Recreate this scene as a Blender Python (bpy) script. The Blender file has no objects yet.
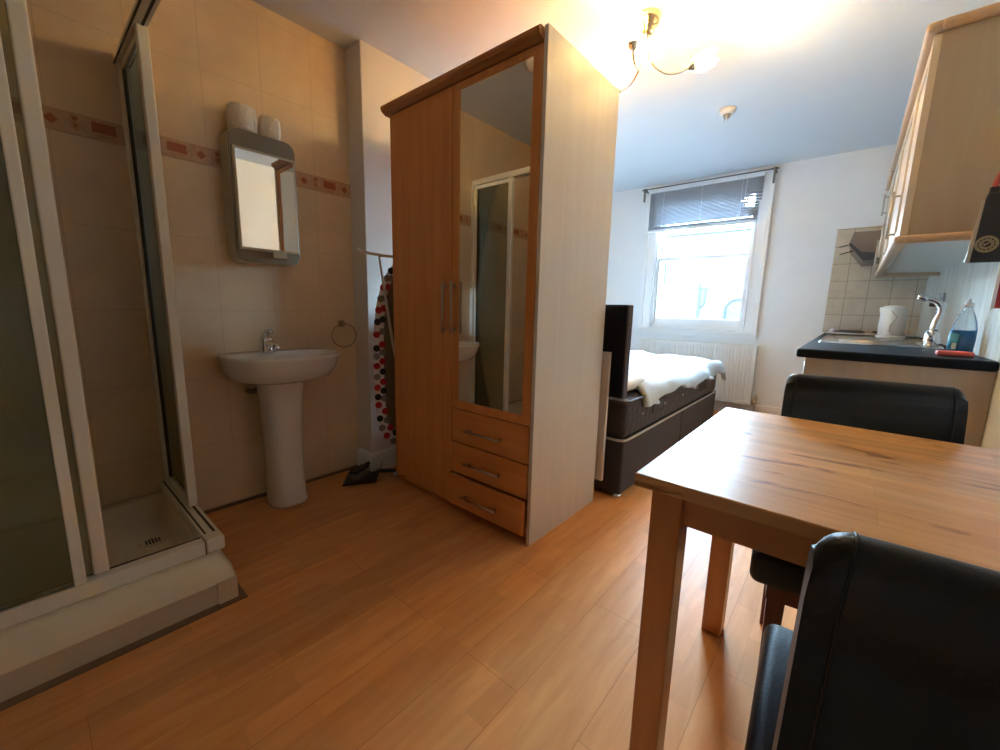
import bpy, bmesh, math, random
from mathutils import Vector, Matrix, noise
random.seed(7)
PI = math.pi
sc = bpy.context.scene
C = sc.collection
R = math.radians

# ------------------------------------------------------------------ materials
def newmat(name):
    m = bpy.data.materials.new(name); m.use_nodes = True
    nt = m.node_tree; b = nt.nodes['Principled BSDF']
    return m, nt, b
def N(nt, t, **k):
    n = nt.nodes.new(t)
    for a, v in k.items(): setattr(n, a, v)
    return n
def rgb(c): return (c[0], c[1], c[2], 1)
def srgb(r, g, b):
    f = lambda v: ((v/255+.055)/1.055)**2.4 if v > 10 else v/255/12.92
    return (f(r), f(g), f(b))
def setin(b, **k):
    for a, v in k.items():
        b.inputs[a.replace('_', ' ')].default_value = v
def plain(name, c, rough=.5, metal=0, bump=0, bscale=60, var=.06, vscale=6, coat=0, spec=.5, sheen=0):
    m, nt, b = newmat(name)
    tc = N(nt, 'ShaderNodeTexCoord')
    n1 = N(nt, 'ShaderNodeTexNoise'); n1.inputs['Scale'].default_value = vscale; n1.inputs['Detail'].default_value = 4
    nt.links.new(tc.outputs['Object'], n1.inputs['Vector'])
    r = N(nt, 'ShaderNodeMix', data_type='RGBA')
    r.inputs[6].default_value = rgb([x*(1-var) for x in c]); r.inputs[7].default_value = rgb([min(1, x*(1+var)) for x in c])
    nt.links.new(n1.outputs['Fac'], r.inputs[0]); nt.links.new(r.outputs[2], b.inputs['Base Color'])
    setin(b, Roughness=rough, Metallic=metal)
    b.inputs['Coat Weight'].default_value = coat
    b.inputs['Specular IOR Level'].default_value = spec
    if sheen: b.inputs['Sheen Weight'].default_value = sheen
    if bump:
        n2 = N(nt, 'ShaderNodeTexNoise'); n2.inputs['Scale'].default_value = bscale; n2.inputs['Detail'].default_value = 3
        bp = N(nt, 'ShaderNodeBump'); bp.inputs['Strength'].default_value = bump; bp.inputs['Distance'].default_value = .01
        nt.links.new(tc.outputs['Object'], n2.inputs['Vector'])
        nt.links.new(n2.outputs['Fac'], bp.inputs['Height']); nt.links.new(bp.outputs['Normal'], b.inputs['Normal'])
    return m
def wood(name, c1, c2, axis='z', rough=.4, grain=14, stretch=14, coat=0, knots=0, band=0, bump=.0):
    """grain runs along axis"""
    m, nt, b = newmat(name)
    tc = N(nt, 'ShaderNodeTexCoord'); mp = N(nt, 'ShaderNodeMapping')
    s = [grain*2.2]*3; s['xyz'.index(axis)] = grain*2.2/stretch
    mp.inputs['Scale'].default_value = s
    nt.links.new(tc.outputs['Object'], mp.inputs['Vector'])
    n1 = N(nt, 'ShaderNodeTexNoise'); n1.inputs['Scale'].default_value = 1; n1.inputs['Detail'].default_value = 6; n1.inputs['Distortion'].default_value = .6
    nt.links.new(mp.outputs[0], n1.inputs['Vector'])
    cr = N(nt, 'ShaderNodeValToRGB'); cr.color_ramp.elements[0].position = .3; cr.color_ramp.elements[1].position = .72
    cr.color_ramp.elements[0].color = rgb(c1); cr.color_ramp.elements[1].color = rgb(c2)
    nt.links.new(n1.outputs['Fac'], cr.inputs[0])
    out = cr.outputs[0]
    if band:   # glued staves: bands across the grain
        b1 = N(nt, 'ShaderNodeTexBrick'); b1.inputs['Scale'].default_value = 1
        b1.inputs['Color1'].default_value = (.80, .80, .80, 1); b1.inputs['Color2'].default_value = (1.12, 1.08, 1.0, 1)
        b1.inputs['Mortar'].default_value = (.8, .76, .7, 1); b1.inputs['Mortar Size'].default_value = .0006
        b1.inputs['Brick Width'].default_value = .42; b1.inputs['Row Height'].default_value = band
        nt.links.new(tc.outputs['Object'], b1.inputs['Vector'])
        mx = N(nt, 'ShaderNodeMix', data_type='RGBA', blend_type='MULTIPLY'); mx.inputs[0].default_value = .8
        nt.links.new(out, mx.inputs[6]); nt.links.new(b1.outputs['Color'], mx.inputs[7]); out = mx.outputs[2]
    if knots:
        mp2 = N(nt, 'ShaderNodeMapping'); s2 = [26.]*3; s2['xyz'.index(axis)] = 6
        mp2.inputs['Scale'].default_value = s2; mp2.inputs['Rotation'].default_value = (0, 0, .12)
        nt.links.new(tc.outputs['Object'], mp2.inputs['Vector'])
        n3 = N(nt, 'ShaderNodeTexNoise'); n3.inputs['Scale'].default_value = .8; n3.inputs['Detail'].default_value = 2; n3.inputs['Distortion'].default_value = 1.2
        nt.links.new(mp2.outputs[0], n3.inputs['Vector'])
        c3 = N(nt, 'ShaderNodeValToRGB'); c3.color_ramp.elements[0].position = .63; c3.color_ramp.elements[1].position = .70
        c3.color_ramp.elements[0].color = (1, 1, 1, 1); c3.color_ramp.elements[1].color = (.35, .2, .1, 1)
        nt.links.new(n3.outputs['Fac'], c3.inputs[0])
        mx = N(nt, 'ShaderNodeMix', data_type='RGBA', blend_type='MULTIPLY'); mx.inputs[0].default_value = knots
        nt.links.new(out, mx.inputs[6]); nt.links.new(c3.outputs[0], mx.inputs[7]); out = mx.outputs[2]
    nt.links.new(out, b.inputs['Base Color'])
    setin(b, Roughness=rough); b.inputs['Coat Weight'].default_value = coat; b.inputs['Coat Roughness'].default_value = .12
    if bump:
        bp = N(nt, 'ShaderNodeBump'); bp.inputs['Strength'].default_value = bump; bp.inputs['Distance'].default_value = .003
        nt.links.new(n1.outputs['Fac'], bp.inputs['Height']); nt.links.new(bp.outputs['Normal'], b.inputs['Normal'])
        nt.links.new(bp.outputs['Normal'], b.inputs['Coat Normal'])
    return m
def floor_mat():
    m, nt, b = newmat('beech_laminate')
    tc = N(nt, 'ShaderNodeTexCoord'); sp = N(nt, 'ShaderNodeSeparateXYZ'); cb = N(nt, 'ShaderNodeCombineXYZ')
    nt.links.new(tc.outputs['Object'], sp.inputs[0]); nt.links.new(sp.outputs['Y'], cb.inputs['X']); nt.links.new(sp.outputs['X'], cb.inputs['Y'])
    def brick(w, h, c1, c2, mo, ms):
        t = N(nt, 'ShaderNodeTexBrick'); t.inputs['Scale'].default_value = 1
        t.inputs['Color1'].default_value = rgb(c1); t.inputs['Color2'].default_value = rgb(c2); t.inputs['Mortar'].default_value = rgb(mo)
        t.inputs['Mortar Size'].default_value = ms; t.inputs['Brick Width'].default_value = w; t.inputs['Row Height'].default_value = h
        t.offset = .37; nt.links.new(cb.outputs[0], t.inputs['Vector']); return t
    strips = brick(.40, .0645, (.92, .92, .92), (1.08, 1.06, 1.04), (.97, .96, .95), .0004)
    plank = brick(1.25, .1935, (.97, .97, .97), (1.03, 1.03, 1.03), (.74, .66, .58), .0012)
    mp = N(nt, 'ShaderNodeMapping'); mp.inputs['Scale'].default_value = (26, 3.2, 1)
    nt.links.new(tc.outputs['Object'], mp.inputs['Vector'])
    n1 = N(nt, 'ShaderNodeTexNoise'); n1.inputs['Scale'].default_value = 1; n1.inputs['Detail'].default_value = 7; n1.inputs['Distortion'].default_value = .8
    nt.links.new(mp.outputs[0], n1.inputs['Vector'])
    cr = N(nt, 'ShaderNodeValToRGB'); cr.color_ramp.elements[0].position = .3; cr.color_ramp.elements[1].position = .7
    cr.color_ramp.elements[0].color = rgb(FL1); cr.color_ramp.elements[1].color = rgb(FL2)
    nt.links.new(n1.outputs['Fac'], cr.inputs[0]); out = cr.outputs[0]
    for t in (strips, plank):
        mx = N(nt, 'ShaderNodeMix', data_type='RGBA', blend_type='MULTIPLY'); mx.inputs[0].default_value = 1
        nt.links.new(out, mx.inputs[6]); nt.links.new(t.outputs['Color'], mx.inputs[7]); out = mx.outputs[2]
    nt.links.new(out, b.inputs['Base Color']); setin(b, Roughness=.42); b.inputs['Specular IOR Level'].default_value = .08
    bp = N(nt, 'ShaderNodeBump'); bp.inputs['Strength'].default_value = .25; bp.inputs['Distance'].default_value = .002
    nt.links.new(plank.outputs['Fac'], bp.inputs['Height']); bp.invert = True; nt.links.new(bp.outputs['Normal'], b.inputs['Normal'])
    return m
def tile_mat(name, c1, c2, grout, ax, pitch, off, zs, lw, rough, nscale=5, bump=.15):
    """rectangular tiles: vertical joints every pitch along ax from off; horizontal joints at (pitch, offset) zs"""
    m, nt, b = newmat(name)
    tc = N(nt, 'ShaderNodeTexCoord'); sp = N(nt, 'ShaderNodeSeparateXYZ'); nt.links.new(tc.outputs['Object'], sp.inputs[0])
    def line(src, p, o):
        a = N(nt, 'ShaderNodeMath', operation='SUBTRACT'); nt.links.new(src, a.inputs[0]); a.inputs[1].default_value = o-p*50
        d = N(nt, 'ShaderNodeMath', operation='PINGPONG'); nt.links.new(a.outputs[0], d.inputs[0]); d.inputs[1].default_value = p/2
        l = N(nt, 'ShaderNodeMath', operation='LESS_THAN'); nt.links.new(d.outputs[0], l.inputs[0]); l.inputs[1].default_value = lw
        return l.outputs[0]
    l1 = line(sp.outputs[ax], pitch, off); l2 = line(sp.outputs['Z'], zs[0], zs[1])
    mxm = N(nt, 'ShaderNodeMath', operation='MAXIMUM'); nt.links.new(l1, mxm.inputs[0]); nt.links.new(l2, mxm.inputs[1])
    n1 = N(nt, 'ShaderNodeTexNoise'); n1.inputs['Scale'].default_value = nscale; n1.inputs['Detail'].default_value = 8; n1.inputs['Roughness'].default_value = .65
    nt.links.new(tc.outputs['Object'], n1.inputs['Vector'])
    cr = N(nt, 'ShaderNodeValToRGB'); cr.color_ramp.elements[0].position = .35; cr.color_ramp.elements[1].position = .65
    cr.color_ramp.elements[0].color = rgb(c1); cr.color_ramp.elements[1].color = rgb(c2); nt.links.new(n1.outputs['Fac'], cr.inputs[0])
    mx = N(nt, 'ShaderNodeMix', data_type='RGBA'); nt.links.new(mxm.outputs[0], mx.inputs[0]); nt.links.new(cr.outputs[0], mx.inputs[6]); mx.inputs[7].default_value = rgb(grout)
    nt.links.new(mx.outputs[2], b.inputs['Base Color']); setin(b, Roughness=rough)
    bp = N(nt, 'ShaderNodeBump'); bp.invert = True; bp.inputs['Strength'].default_value = bump; bp.inputs['Distance'].default_value = .002
    nt.links.new(mxm.outputs[0], bp.inputs['Height']); nt.links.new(bp.outputs['Normal'], b.inputs['Normal'])
    return m
def glass_mat(name, tint=(1, 1, 1), refl=.08, diffuse=0, dcol=(.6, .65, .6), rough=.02):
    m, nt, b = newmat(name); nt.nodes.remove(b)
    o = nt.nodes['Material Output']
    t = N(nt, 'ShaderNodeBsdfTransparent'); t.inputs[0].default_value = rgb(tint)
    g = N(nt, 'ShaderNodeBsdfGlossy'); g.inputs['Roughness'].default_value = rough
    fr = N(nt, 'ShaderNodeFresnel'); fr.inputs[0].default_value = 1.45
    mx = N(nt, 'ShaderNodeMixShader'); nt.links.new(fr.outputs[0], mx.inputs[0]); nt.links.new(t.outputs[0], mx.inputs[1]); nt.links.new(g.outputs[0], mx.inputs[2])
    out = mx.outputs[0]
    if diffuse:
        d = N(nt, 'ShaderNodeBsdfTranslucent'); d.inputs[0].default_value = rgb(dcol)
        d2 = N(nt, 'ShaderNodeBsdfDiffuse'); d2.inputs[0].default_value = rgb(dcol)
        ma = N(nt, 'ShaderNodeMixShader'); ma.inputs[0].default_value = .5; nt.links.new(d.outputs[0], ma.inputs[1]); nt.links.new(d2.outputs[0], ma.inputs[2])
        m2 = N(nt, 'ShaderNodeMixShader'); m2.inputs[0].default_value = diffuse
        nt.links.new(out, m2.inputs[1]); nt.links.new(ma.outputs[0], m2.inputs[2]); out = m2.outputs[0]
    nt.links.new(out, o.inputs[0]); return m
def mirror_mat():
    m, nt, b = newmat('silvered_mirror'); setin(b, Roughness=.015, Metallic=1, Base_Color=(.86, .87, .85, 1)); return m
def emit_mat(name, c, s):
    m, nt, b = newmat(name); setin(b, Base_Color=rgb((.9, .85, .7)), Roughness=.4)
    b.inputs['Emission Color'].default_value = rgb(c); b.inputs['Emission Strength'].default_value = s; return m

FL1, FL2 = (.63, .275, .095), (.74, .36, .14)
M = {}
M['ceiling'] = plain('ceiling_paint', (.66, .71, .76), .9, var=.02)
M['wall'] = plain('white_wall_paint', (.78, .82, .85), .75, bump=.08, bscale=120, var=.03)
M['floor'] = floor_mat()
TILC = ((.74, .56, .36), (.82, .64, .43), (.66, .50, .33))
M['cream_wall'] = plain('cream_wall_paint', (.74, .71, .66), .75, bump=.08, bscale=120, var=.03)
M['tile'] = tile_mat('beige_wall_tile', *TILC, 'Y', .25, .145, (.33, .02), .0016, .28)
M['tile_up'] = tile_mat('beige_wall_tile_upper', *TILC, 'Y', .25, .145, (.33, 1.75), .0016, .28)
M['tile_x'] = tile_mat('beige_shower_tile', *TILC, 'X', .25, .15, (.33, .02), .0016, .28)
M['splash'] = tile_mat('sand_kitchen_tile', (.50, .44, .35), (.60, .54, .44), (.34, .29, .22), 'X', .15, -.195, (.15, 1.06), .003, .35, 9, .5)
M['border'] = plain('border_peach', (.60, .37, .22), .3, var=.25, vscale=40)
M['motif'] = plain('border_terracotta', (.42, .12, .05), .3, var=.2, vscale=30)
M['motif2'] = plain('border_gold', (.55, .30, .12), .3, var=.2, vscale=30)
M['groutline'] = plain('border_joint', (.5, .4, .3), .8)
M['beech'] = wood('beech_veneer', (.63, .25, .070), (.76, .335, .105), 'z', .38, 11, 18)
M['beech_h'] = wood('beech_veneer_across', (.63, .25, .070), (.76, .335, .105), 'x', .38, 11, 18)
M['beech_dark'] = wood('beech_cornice', (.36, .15, .05), (.46, .20, .07), 'x', .35, 11, 18)
M['birch'] = wood('pale_birch_board', (.66, .61, .55), (.72, .67, .61), 'z', .45, 10, 20)
M['dark'] = plain('painted_gap_shade', (.02, .015, .01), .8)  # near-black: shade of the wardrobe gap put into the colour
M['mirror'] = mirror_mat()
M['steel'] = plain('brushed_steel', (.50, .44, .37), .3, 1, var=.03)
M['chrome'] = plain('polished_chrome', (.75, .75, .76), .1, 1, var=.02)
M['bronze'] = plain('antique_chrome', (.55, .45, .32), .22, 1, var=.05)
M['ceramic'] = plain('white_ceramic', (.78, .76, .72), .12, var=.01, coat=.5)
M['acrylic'] = plain('white_acrylic', (.76, .68, .52), .3, var=.03)
M['plinth'] = plain('beige_plinth_board', (.60, .50, .37), .45, var=.03)
M['sealant'] = plain('brown_sealant', (.20, .12, .07), .6)
M['alu'] = plain('white_coated_aluminium', (.78, .76, .68), .3, var=.02)
M['rubber'] = plain('black_rubber', (.015, .012, .01), .5)
M['shglass'] = glass_mat('shower_glass', (.84, .87, .80), diffuse=.22, dcol=(.46, .50, .40))
M['winglass'] = glass_mat('window_glass', (.97, .98, .98))
M['white'] = plain('white_gloss_paint', (.80, .82, .83), .3, var=.01)
M['radiator'] = plain('radiator_enamel', (.78, .79, .78), .35, var=.01)
M['blind'] = plain('grey_blind_slat', (.34, .37, .41), .4, var=.04)
M['blind2'] = plain('white_blind_rail', (.72, .76, .80), .35)
M['grey_metal'] = plain('grey_metal', (.16, .17, .18), .4, .6)
M['cab_grey'] = plain('grey_plastic_frame', (.24, .205, .14), .5, bump=.2, bscale=300)
M['cab_body'] = plain('cream_plastic', (.56, .49, .34), .45)
M['paper'] = plain('toilet_paper', (.82, .76, .66), .95, bump=.5, bscale=90)
M['velvet'] = plain('brown_crushed_velvet', (.024, .015, .019), .75, bump=1, bscale=26, var=.55, vscale=28, sheen=.15)
M['divan'] = plain('dark_brown_suede', (.036, .028, .030), .9, var=.1, sheen=.1)
M['headb'] = plain('black_leather_headboard', (.006, .007, .012), .7, var=.1, spec=.12)
M['headb_edge'] = plain('headboard_side', (.06, .045, .05), .7)
M['piping'] = plain('pale_grey_piping', (.50, .46, .42), .6)
M['duvet'] = plain('white_duvet_cotton', (.46, .50, .52), .9, bump=.25, bscale=18, var=.03)
M['sheet'] = plain('white_sheet', (.75, .72, .68), .9)
M['leather'] = plain('black_leather', (.0035, .006, .010), .42, bump=.10, bscale=220, var=.15, spec=.38)
M['chair_wood'] = wood('dark_red_chair_leg', (.10, .03, .014), (.17, .055, .024), 'z', .35)
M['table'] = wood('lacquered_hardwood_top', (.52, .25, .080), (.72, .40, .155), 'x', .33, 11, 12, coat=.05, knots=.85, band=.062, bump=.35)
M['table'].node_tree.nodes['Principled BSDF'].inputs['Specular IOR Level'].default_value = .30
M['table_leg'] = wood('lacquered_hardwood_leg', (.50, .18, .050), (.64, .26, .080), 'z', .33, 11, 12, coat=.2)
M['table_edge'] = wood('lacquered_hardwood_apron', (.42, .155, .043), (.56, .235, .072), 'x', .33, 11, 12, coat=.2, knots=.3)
M['cream_door'] = wood('cream_cabinet_door', (.62, .53, .43), (.70, .61, .50), 'z', .4, 8, 20)
M['cab_end'] = wood('light_brown_cabinet_end', (.37, .30, .225), (.42, .345, .26), 'z', .45, 10, 14)
M['cab_edge'] = wood('beech_pelmet', (.52, .34, .21), (.60, .42, .27), 'y', .35, 10, 14)
M['under'] = plain('white_melamine', (.78, .80, .76), .4, var=.01)
M['worktop'] = plain('black_worktop', (.009, .013, .018), .45, var=.5, vscale=220, spec=.08)
M['hood'] = plain('hood_grey_enamel', (.17, .15, .14), .4, .3)
M['hood_dark'] = plain('hood_dark_visor', (.05, .05, .06), .25)
M['kettle'] = plain('white_kettle_plastic', (.78, .81, .86), .3, var=.01)
M['bottle'] = glass_mat('clear_bottle_plastic', (.90, .94, .95), diffuse=.12, dcol=(.8, .85, .88), rough=.1)
M['blue'] = plain('blue_detergent', (.02, .36, .85), .15, var=.1)
M['label'] = plain('green_blue_label', (.05, .34, .50), .4, var=.4, vscale=60)
M['label2'] = plain('pale_label_print', (.45, .6, .55), .4)
M['red'] = plain('red_sponge_cloth', (.55, .10, .08), .7, bump=.3, bscale=150)
M['redbox'] = plain('red_enamel', (.38, .02, .035), .35, var=.05)
M['blackbag'] = plain('black_pouch', (.012, .013, .018), .45)
M['gold'] = plain('gold_print', (.30, .25, .15), .4, .2)
M['redstrap'] = plain('red_strap', (.40, .05, .04), .5)
M['socket'] = plain('steel_socket_plate', (.30, .33, .35), .35, .3)
M['dotwhite'] = plain('ironing_cover_white', (.78, .72, .70), .9)
M['dotred'] = plain('ironing_cover_red', (.48, .02, .03), .9)
M['dotblack'] = plain('ironing_cover_black', (.02, .02, .02), .9)
M['dotgrey'] = plain('ironing_cover_grey', (.25, .22, .20), .9)
M['under_board'] = plain('board_underside', (.20, .15, .10), .9)
M['tube'] = plain('white_tube', (.72, .70, .66), .35)
M['dustpan'] = plain('dark_dustpan', (.025, .024, .025), .45)
M['bristle'] = plain('grey_bristles', (.34, .30, .26), .95, bump=1, bscale=200)
M['shade'] = emit_mat('glowing_glass_shade', (1, .76, .30), .9)
_nt = M['shade'].node_tree; _t = N(_nt, 'ShaderNodeBsdfTransparent'); _t.inputs[0].default_value = (1, .88, .62, 1); _m = N(_nt, 'ShaderNodeMixShader'); _m.inputs[0].default_value = .48
_nt.links.new(_nt.nodes['Principled BSDF'].outputs[0], _m.inputs[1]); _nt.links.new(_t.outputs[0], _m.inputs[2]); _nt.links.new(_m.outputs[0], _nt.nodes['Material Output'].inputs[0])
M['bulb'] = emit_mat('warm_bulb', (1, .72, .38), 12)
M['alarm'] = plain('white_alarm_plastic', (.72, .70, .66), .5)
M['brick'] = plain('pale_far_brick', (.0170, .0148, .0142), .9, var=.25, vscale=3, spec=0)
M['render'] = plain('pale_far_render', (.0225, .0228, .0226), .9, var=.05, spec=0)
M['slate'] = plain('far_slate', (.0125, .0135, .0140), .8, spec=0)
M['far_metal'] = plain('far_dark_metal', (.0085, .0095, .0100), .9, spec=0)
M['hob'] = plain('hob_steel', (.55, .55, .55), .25, .9)
M['plate'] = plain('hob_plate', (.06, .06, .065), .5, .2)

# ------------------------------------------------------------------ mesh helpers
def box(bm, x0, x1, y0, y1, z0, z1, bev=0, seg=2, mi=0, mat=None):
    r = bmesh.ops.create_cube(bm, size=1)
    vs = r['verts']
    bmesh.ops.scale(bm, vec=(abs(x1-x0), abs(y1-y0), abs(z1-z0)), verts=vs)
    bmesh.ops.translate(bm, vec=((x0+x1)/2, (y0+y1)/2, (z0+z1)/2), verts=vs)
    if mat is not None: bmesh.ops.transform(bm, matrix=mat, verts=vs)
    fs = {f for v in vs for f in v.link_faces}
    for f in fs: f.material_index = mi
    if bev:
        es = list({e for v in vs for e in v.link_edges})
        bmesh.ops.bevel(bm, geom=es, offset=bev, segments=seg, profile=.5, affect='EDGES')
    return bm
def nb(*a, **k): return box(bmesh.new(), *a, **k)
def lathe(bm, prof, c=(0, 0, 0), seg=32, mi=0, sx=1, sy=1, cap=True, rot=None):
    """prof: list of (r,z)"""
    rings = []
    M_ = Matrix.Translation(c) @ (rot if rot else Matrix.Identity(4))
    for r, z in prof:
        ring = []
        for i in range(seg):
            a = 2*PI*i/seg
            ring.append(bm.verts.new(M_ @ Vector((r*math.cos(a)*sx, r*math.sin(a)*sy, z))))
        rings.append(ring)
    for a, b in zip(rings, rings[1:]):
        for i in range(seg):
            j = (i+1) % seg
            f = bm.faces.new((a[i], a[j], b[j], b[i])); f.material_index = mi; f.smooth = True
    if cap:
        f = bm.faces.new(list(reversed(rings[0]))); f.material_index = mi
        f = bm.faces.new(rings[-1]); f.material_index = mi
    return bm
def tube(bm, pts, r, seg=10, mi=0, closed=False):
    pts = [Vector(p) for p in pts]; n = len(pts); rings = []
    rr = r if isinstance(r, (list, tuple)) else [r]*n
    up = None
    for i, p in enumerate(pts):
        if closed: t = pts[(i+1) % n]-pts[i-1]
        else: t = pts[min(i+1, n-1)]-pts[max(i-1, 0)]
        t.normalize()
        if up is None:
            up = Vector((0, 0, 1)) if abs(t.z) < .9 else Vector((1, 0, 0))
        s = t.cross(up).normalized(); u = s.cross(t).normalized(); up = u
        rings.append([bm.verts.new(p+(s*math.cos(2*PI*k/seg)+u*math.sin(2*PI*k/seg))*rr[i]) for k in range(seg)])
    pairs = list(zip(rings, rings[1:]))
    if closed: pairs.append((rings[-1], rings[0]))
    for a, b in pairs:
        for k in range(seg):
            j = (k+1) % seg
            f = bm.faces.new((a[k], a[j], b[j], b[k])); f.smooth = True; f.material_index = mi
    if not closed:
        f = bm.faces.new(list(reversed(rings[0]))); f.material_index = mi
        f = bm.faces.new(rings[-1]); f.material_index = mi
    return bm
def prism(bm, poly, h0, h1, axis='z', mi=0, bev=0, bs=2):
    """poly 2-D outline; extruded along axis between h0 and h1. x:(y,z) y:(x,z) z:(x,y)"""
    def V(p, h): return {'x': (h, p[0], p[1]), 'y': (p[0], h, p[1]), 'z': (p[0], p[1], h)}[axis]
    a = [bm.verts.new(V(p, h0)) for p in poly]; b = [bm.verts.new(V(p, h1)) for p in poly]; n = len(poly)
    fs = [bm.faces.new(a), bm.faces.new(list(reversed(b)))]
    for i in range(n):
        j = (i+1) % n; fs.append(bm.faces.new((a[j], a[i], b[i], b[j])))
    for f in fs: f.material_index = mi
    if bev:
        es = list({e for f in fs[:2] for e in f.edges})
        bmesh.ops.bevel(bm, geom=es, offset=bev, segments=bs, profile=.5, affect='EDGES')
    bmesh.ops.recalc_face_normals(bm, faces=bm.faces[:])
    return bm
def smooth_poly(pts, k=6):
    n = len(pts); out = []
    for i in range(n):
        p0, p1, p2, p3 = (Vector(pts[(i+j-1) % n]) for j in range(4))
        for s in range(k):
            t = s/k
            out.append(tuple(.5*((2*p1)+(-p0+p2)*t+(2*p0-5*p1+4*p2-p3)*t*t+(-p0+3*p1-3*p2+p3)*t**3)))
    return out
def curve_pts(pts, k=8):
    pts = [Vector(p) for p in pts]; out = []
    P_ = [pts[0]*2-pts[1]]+pts+[pts[-1]*2-pts[-2]]
    for i in range(1, len(P_)-2):
        p0, p1, p2, p3 = P_[i-1:i+3]
        for s in range(k):
            t = s/k
            out.append(.5*((2*p1)+(-p0+p2)*t+(2*p0-5*p1+4*p2-p3)*t*t+(-p0+3*p1-3*p2+p3)*t**3))
    out.append(pts[-1]); return out
def rrect(x0, x1, y0, y1, r, k=6):
    out = []
    for cx, cy, a0 in ((x1-r, y1-r, 0), (x0+r, y1-r, 90), (x0+r, y0+r, 180), (x1-r, y0+r, 270)):
        for i in range(k+1):
            a = R(a0+90*i/k); out.append((cx+r*math.cos(a), cy+r*math.sin(a)))
    return out
WM = {}
def place(o, parent, loc=(0, 0, 0), rz=0):
    o.location = loc; o.rotation_euler = (0, 0, rz)
    m = Matrix.Translation(loc) @ Matrix.Rotation(rz, 4, 'Z')
    if parent is not None:
        o.parent = parent; m = WM[parent.name] @ m
    WM[o.name] = m
def obj(name, bm, mat, parent=None, local=False, smooth=False, at=None):
    """link a bmesh as ONE object. World coordinates unless local; at = origin of a top-level mesh"""
    me = bpy.data.meshes.new(name)
    bmesh.ops.recalc_face_normals(bm, faces=bm.faces[:])
    if parent is not None and not local:
        bm.transform(WM[parent.name].inverted())
    if at is not None: bm.transform(Matrix.Translation([-v for v in at]))
    bm.to_mesh(me); bm.free()
    for m in (mat if isinstance(mat, (list, tuple)) else [mat]): me.materials.append(M[m] if isinstance(m, str) else m)
    if smooth:
        for p in me.polygons: p.use_smooth = True
    o = bpy.data.objects.new(name, me); C.objects.link(o)
    place(o, parent, at if at is not None else (0, 0, 0))
    return o
def tag(o, label, cat, group=None):
    o['label'] = label; o['category'] = cat
    if group: o['group'] = group
    return o
def thing(name, label, cat, loc=(0, 0, 0), rz=0, group=None):
    o = bpy.data.objects.new(name, None); C.objects.link(o); o.empty_display_size = .1
    place(o, None, loc, rz); return tag(o, label, cat, group)
def struct(name, bm, mat, smooth=False):
    o = obj(name, bm, mat, None, smooth=smooth); o['kind'] = 'structure'; return o
def sroot(name, loc=(0, 0, 0)):
    o = bpy.data.objects.new(name, None); C.objects.link(o); place(o, None, loc); o['kind'] = 'structure'; return o
def bevmod(o, w, s=3):
    m = o.modifiers.new('bevel', 'BEVEL'); m.width = w; m.segments = s; m.limit_method = 'ANGLE'
    return o
def subd(o, l=2):
    m = o.modifiers.new('sub', 'SUBSURF'); m.levels = l; m.render_levels = l; return o

# ------------------------------------------------------------------ room shell
SW, AW, RW, WW, BW, H = -2.35, -2.20, .435, 4.87, -1.35, 2.465
SY = 1.355; SB = -.46
struct('floor', nb(-2.56, RW+.1, BW-.1, WW+.1, -.06, 0), 'floor')
struct('ceiling', nb(-2.56, RW+.1, BW-.1, WW+.1, H, H+.08), 'ceiling')
bm = nb(SW-.1, SW, BW, SY, 0, 1.67); box(bm, SW-.1, SW, BW, SY, 1.67, H, mi=1)
struct('wall_left', bm, ['tile', 'tile_up'])
struct('wall_alcove', nb(-2.56, -2.42, 3.15, WW, 0, H), 'wall')
struct('wall_recess', nb(-2.56, AW, SY, 3.15, 0, H, bev=.004, seg=1), 'cream_wall')
struct('wall_right', nb(RW+.0005, RW+.1, BW, WW, 0, H), 'wall')
struct('wall_back', nb(SW-.1, RW+.1, BW-.1, BW, 0, H), 'wall')
struct('wall_shower', nb(SW, -1.50, SB-.08, SB, 0, H), 'tile_x')
# window wall with opening
OX0, OX1, OZ0, OZ1 = -1.815, -.850, .885, 2.33
bm = bmesh.new()
box(bm, -2.56, OX0, WW, WW+.30, 0, H); box(bm, OX1, RW+.1, WW, WW+.30, 0, H)
box(bm, OX0, OX1, WW, WW+.30, 0, OZ0); box(bm, OX0, OX1, WW, WW+.30, OZ1, H)
struct('wall_front', bm, 'wall')

def skirt(name, poly_path, h=.13, t=.018):
    """torus skirting: profile (offset from wall, z) swept along a path of (x,y, nx,ny) straight pieces"""
    prof = [(0, 0), (t, 0), (t, h-.035), (t-.004, h-.028), (t-.002, h-.018), (t-.008, h-.008), (t-.012, h), (0, h)]
    bm = bmesh.new(); rings = []
    for x, y, nx, ny in poly_path:
        rings.append([bm.verts.new((x+nx*o, y+ny*o, z)) for o, z in prof])
    for a, b in zip(rings, rings[1:]):
        for i in range(len(prof)):
            j = (i+1) % len(prof); bm.faces.new((a[i], b[i], b[j], a[j]))
    bm.faces.new(rings[0]); bm.faces.new(list(reversed(rings[-1])))
    return struct(name, bm, 'white')
skirt('baseboard_left', [(SW, SY, 0, -1), (AW, SY, 1, -1), (AW, 3.15, 1, 0)])
skirt('baseboard_front', [(-2.42, WW, 0, -1), (-.13, WW, 0, -1)])
skirt('baseboard_right', [(RW, 2.33, -1, 0), (RW, BW, -1, 0)])
struct('trim_1', nb(SW, SW+.014, .43, SY-.02, 0, .014), 'sealant')   # dark bead at the foot of the tiled wall

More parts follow.
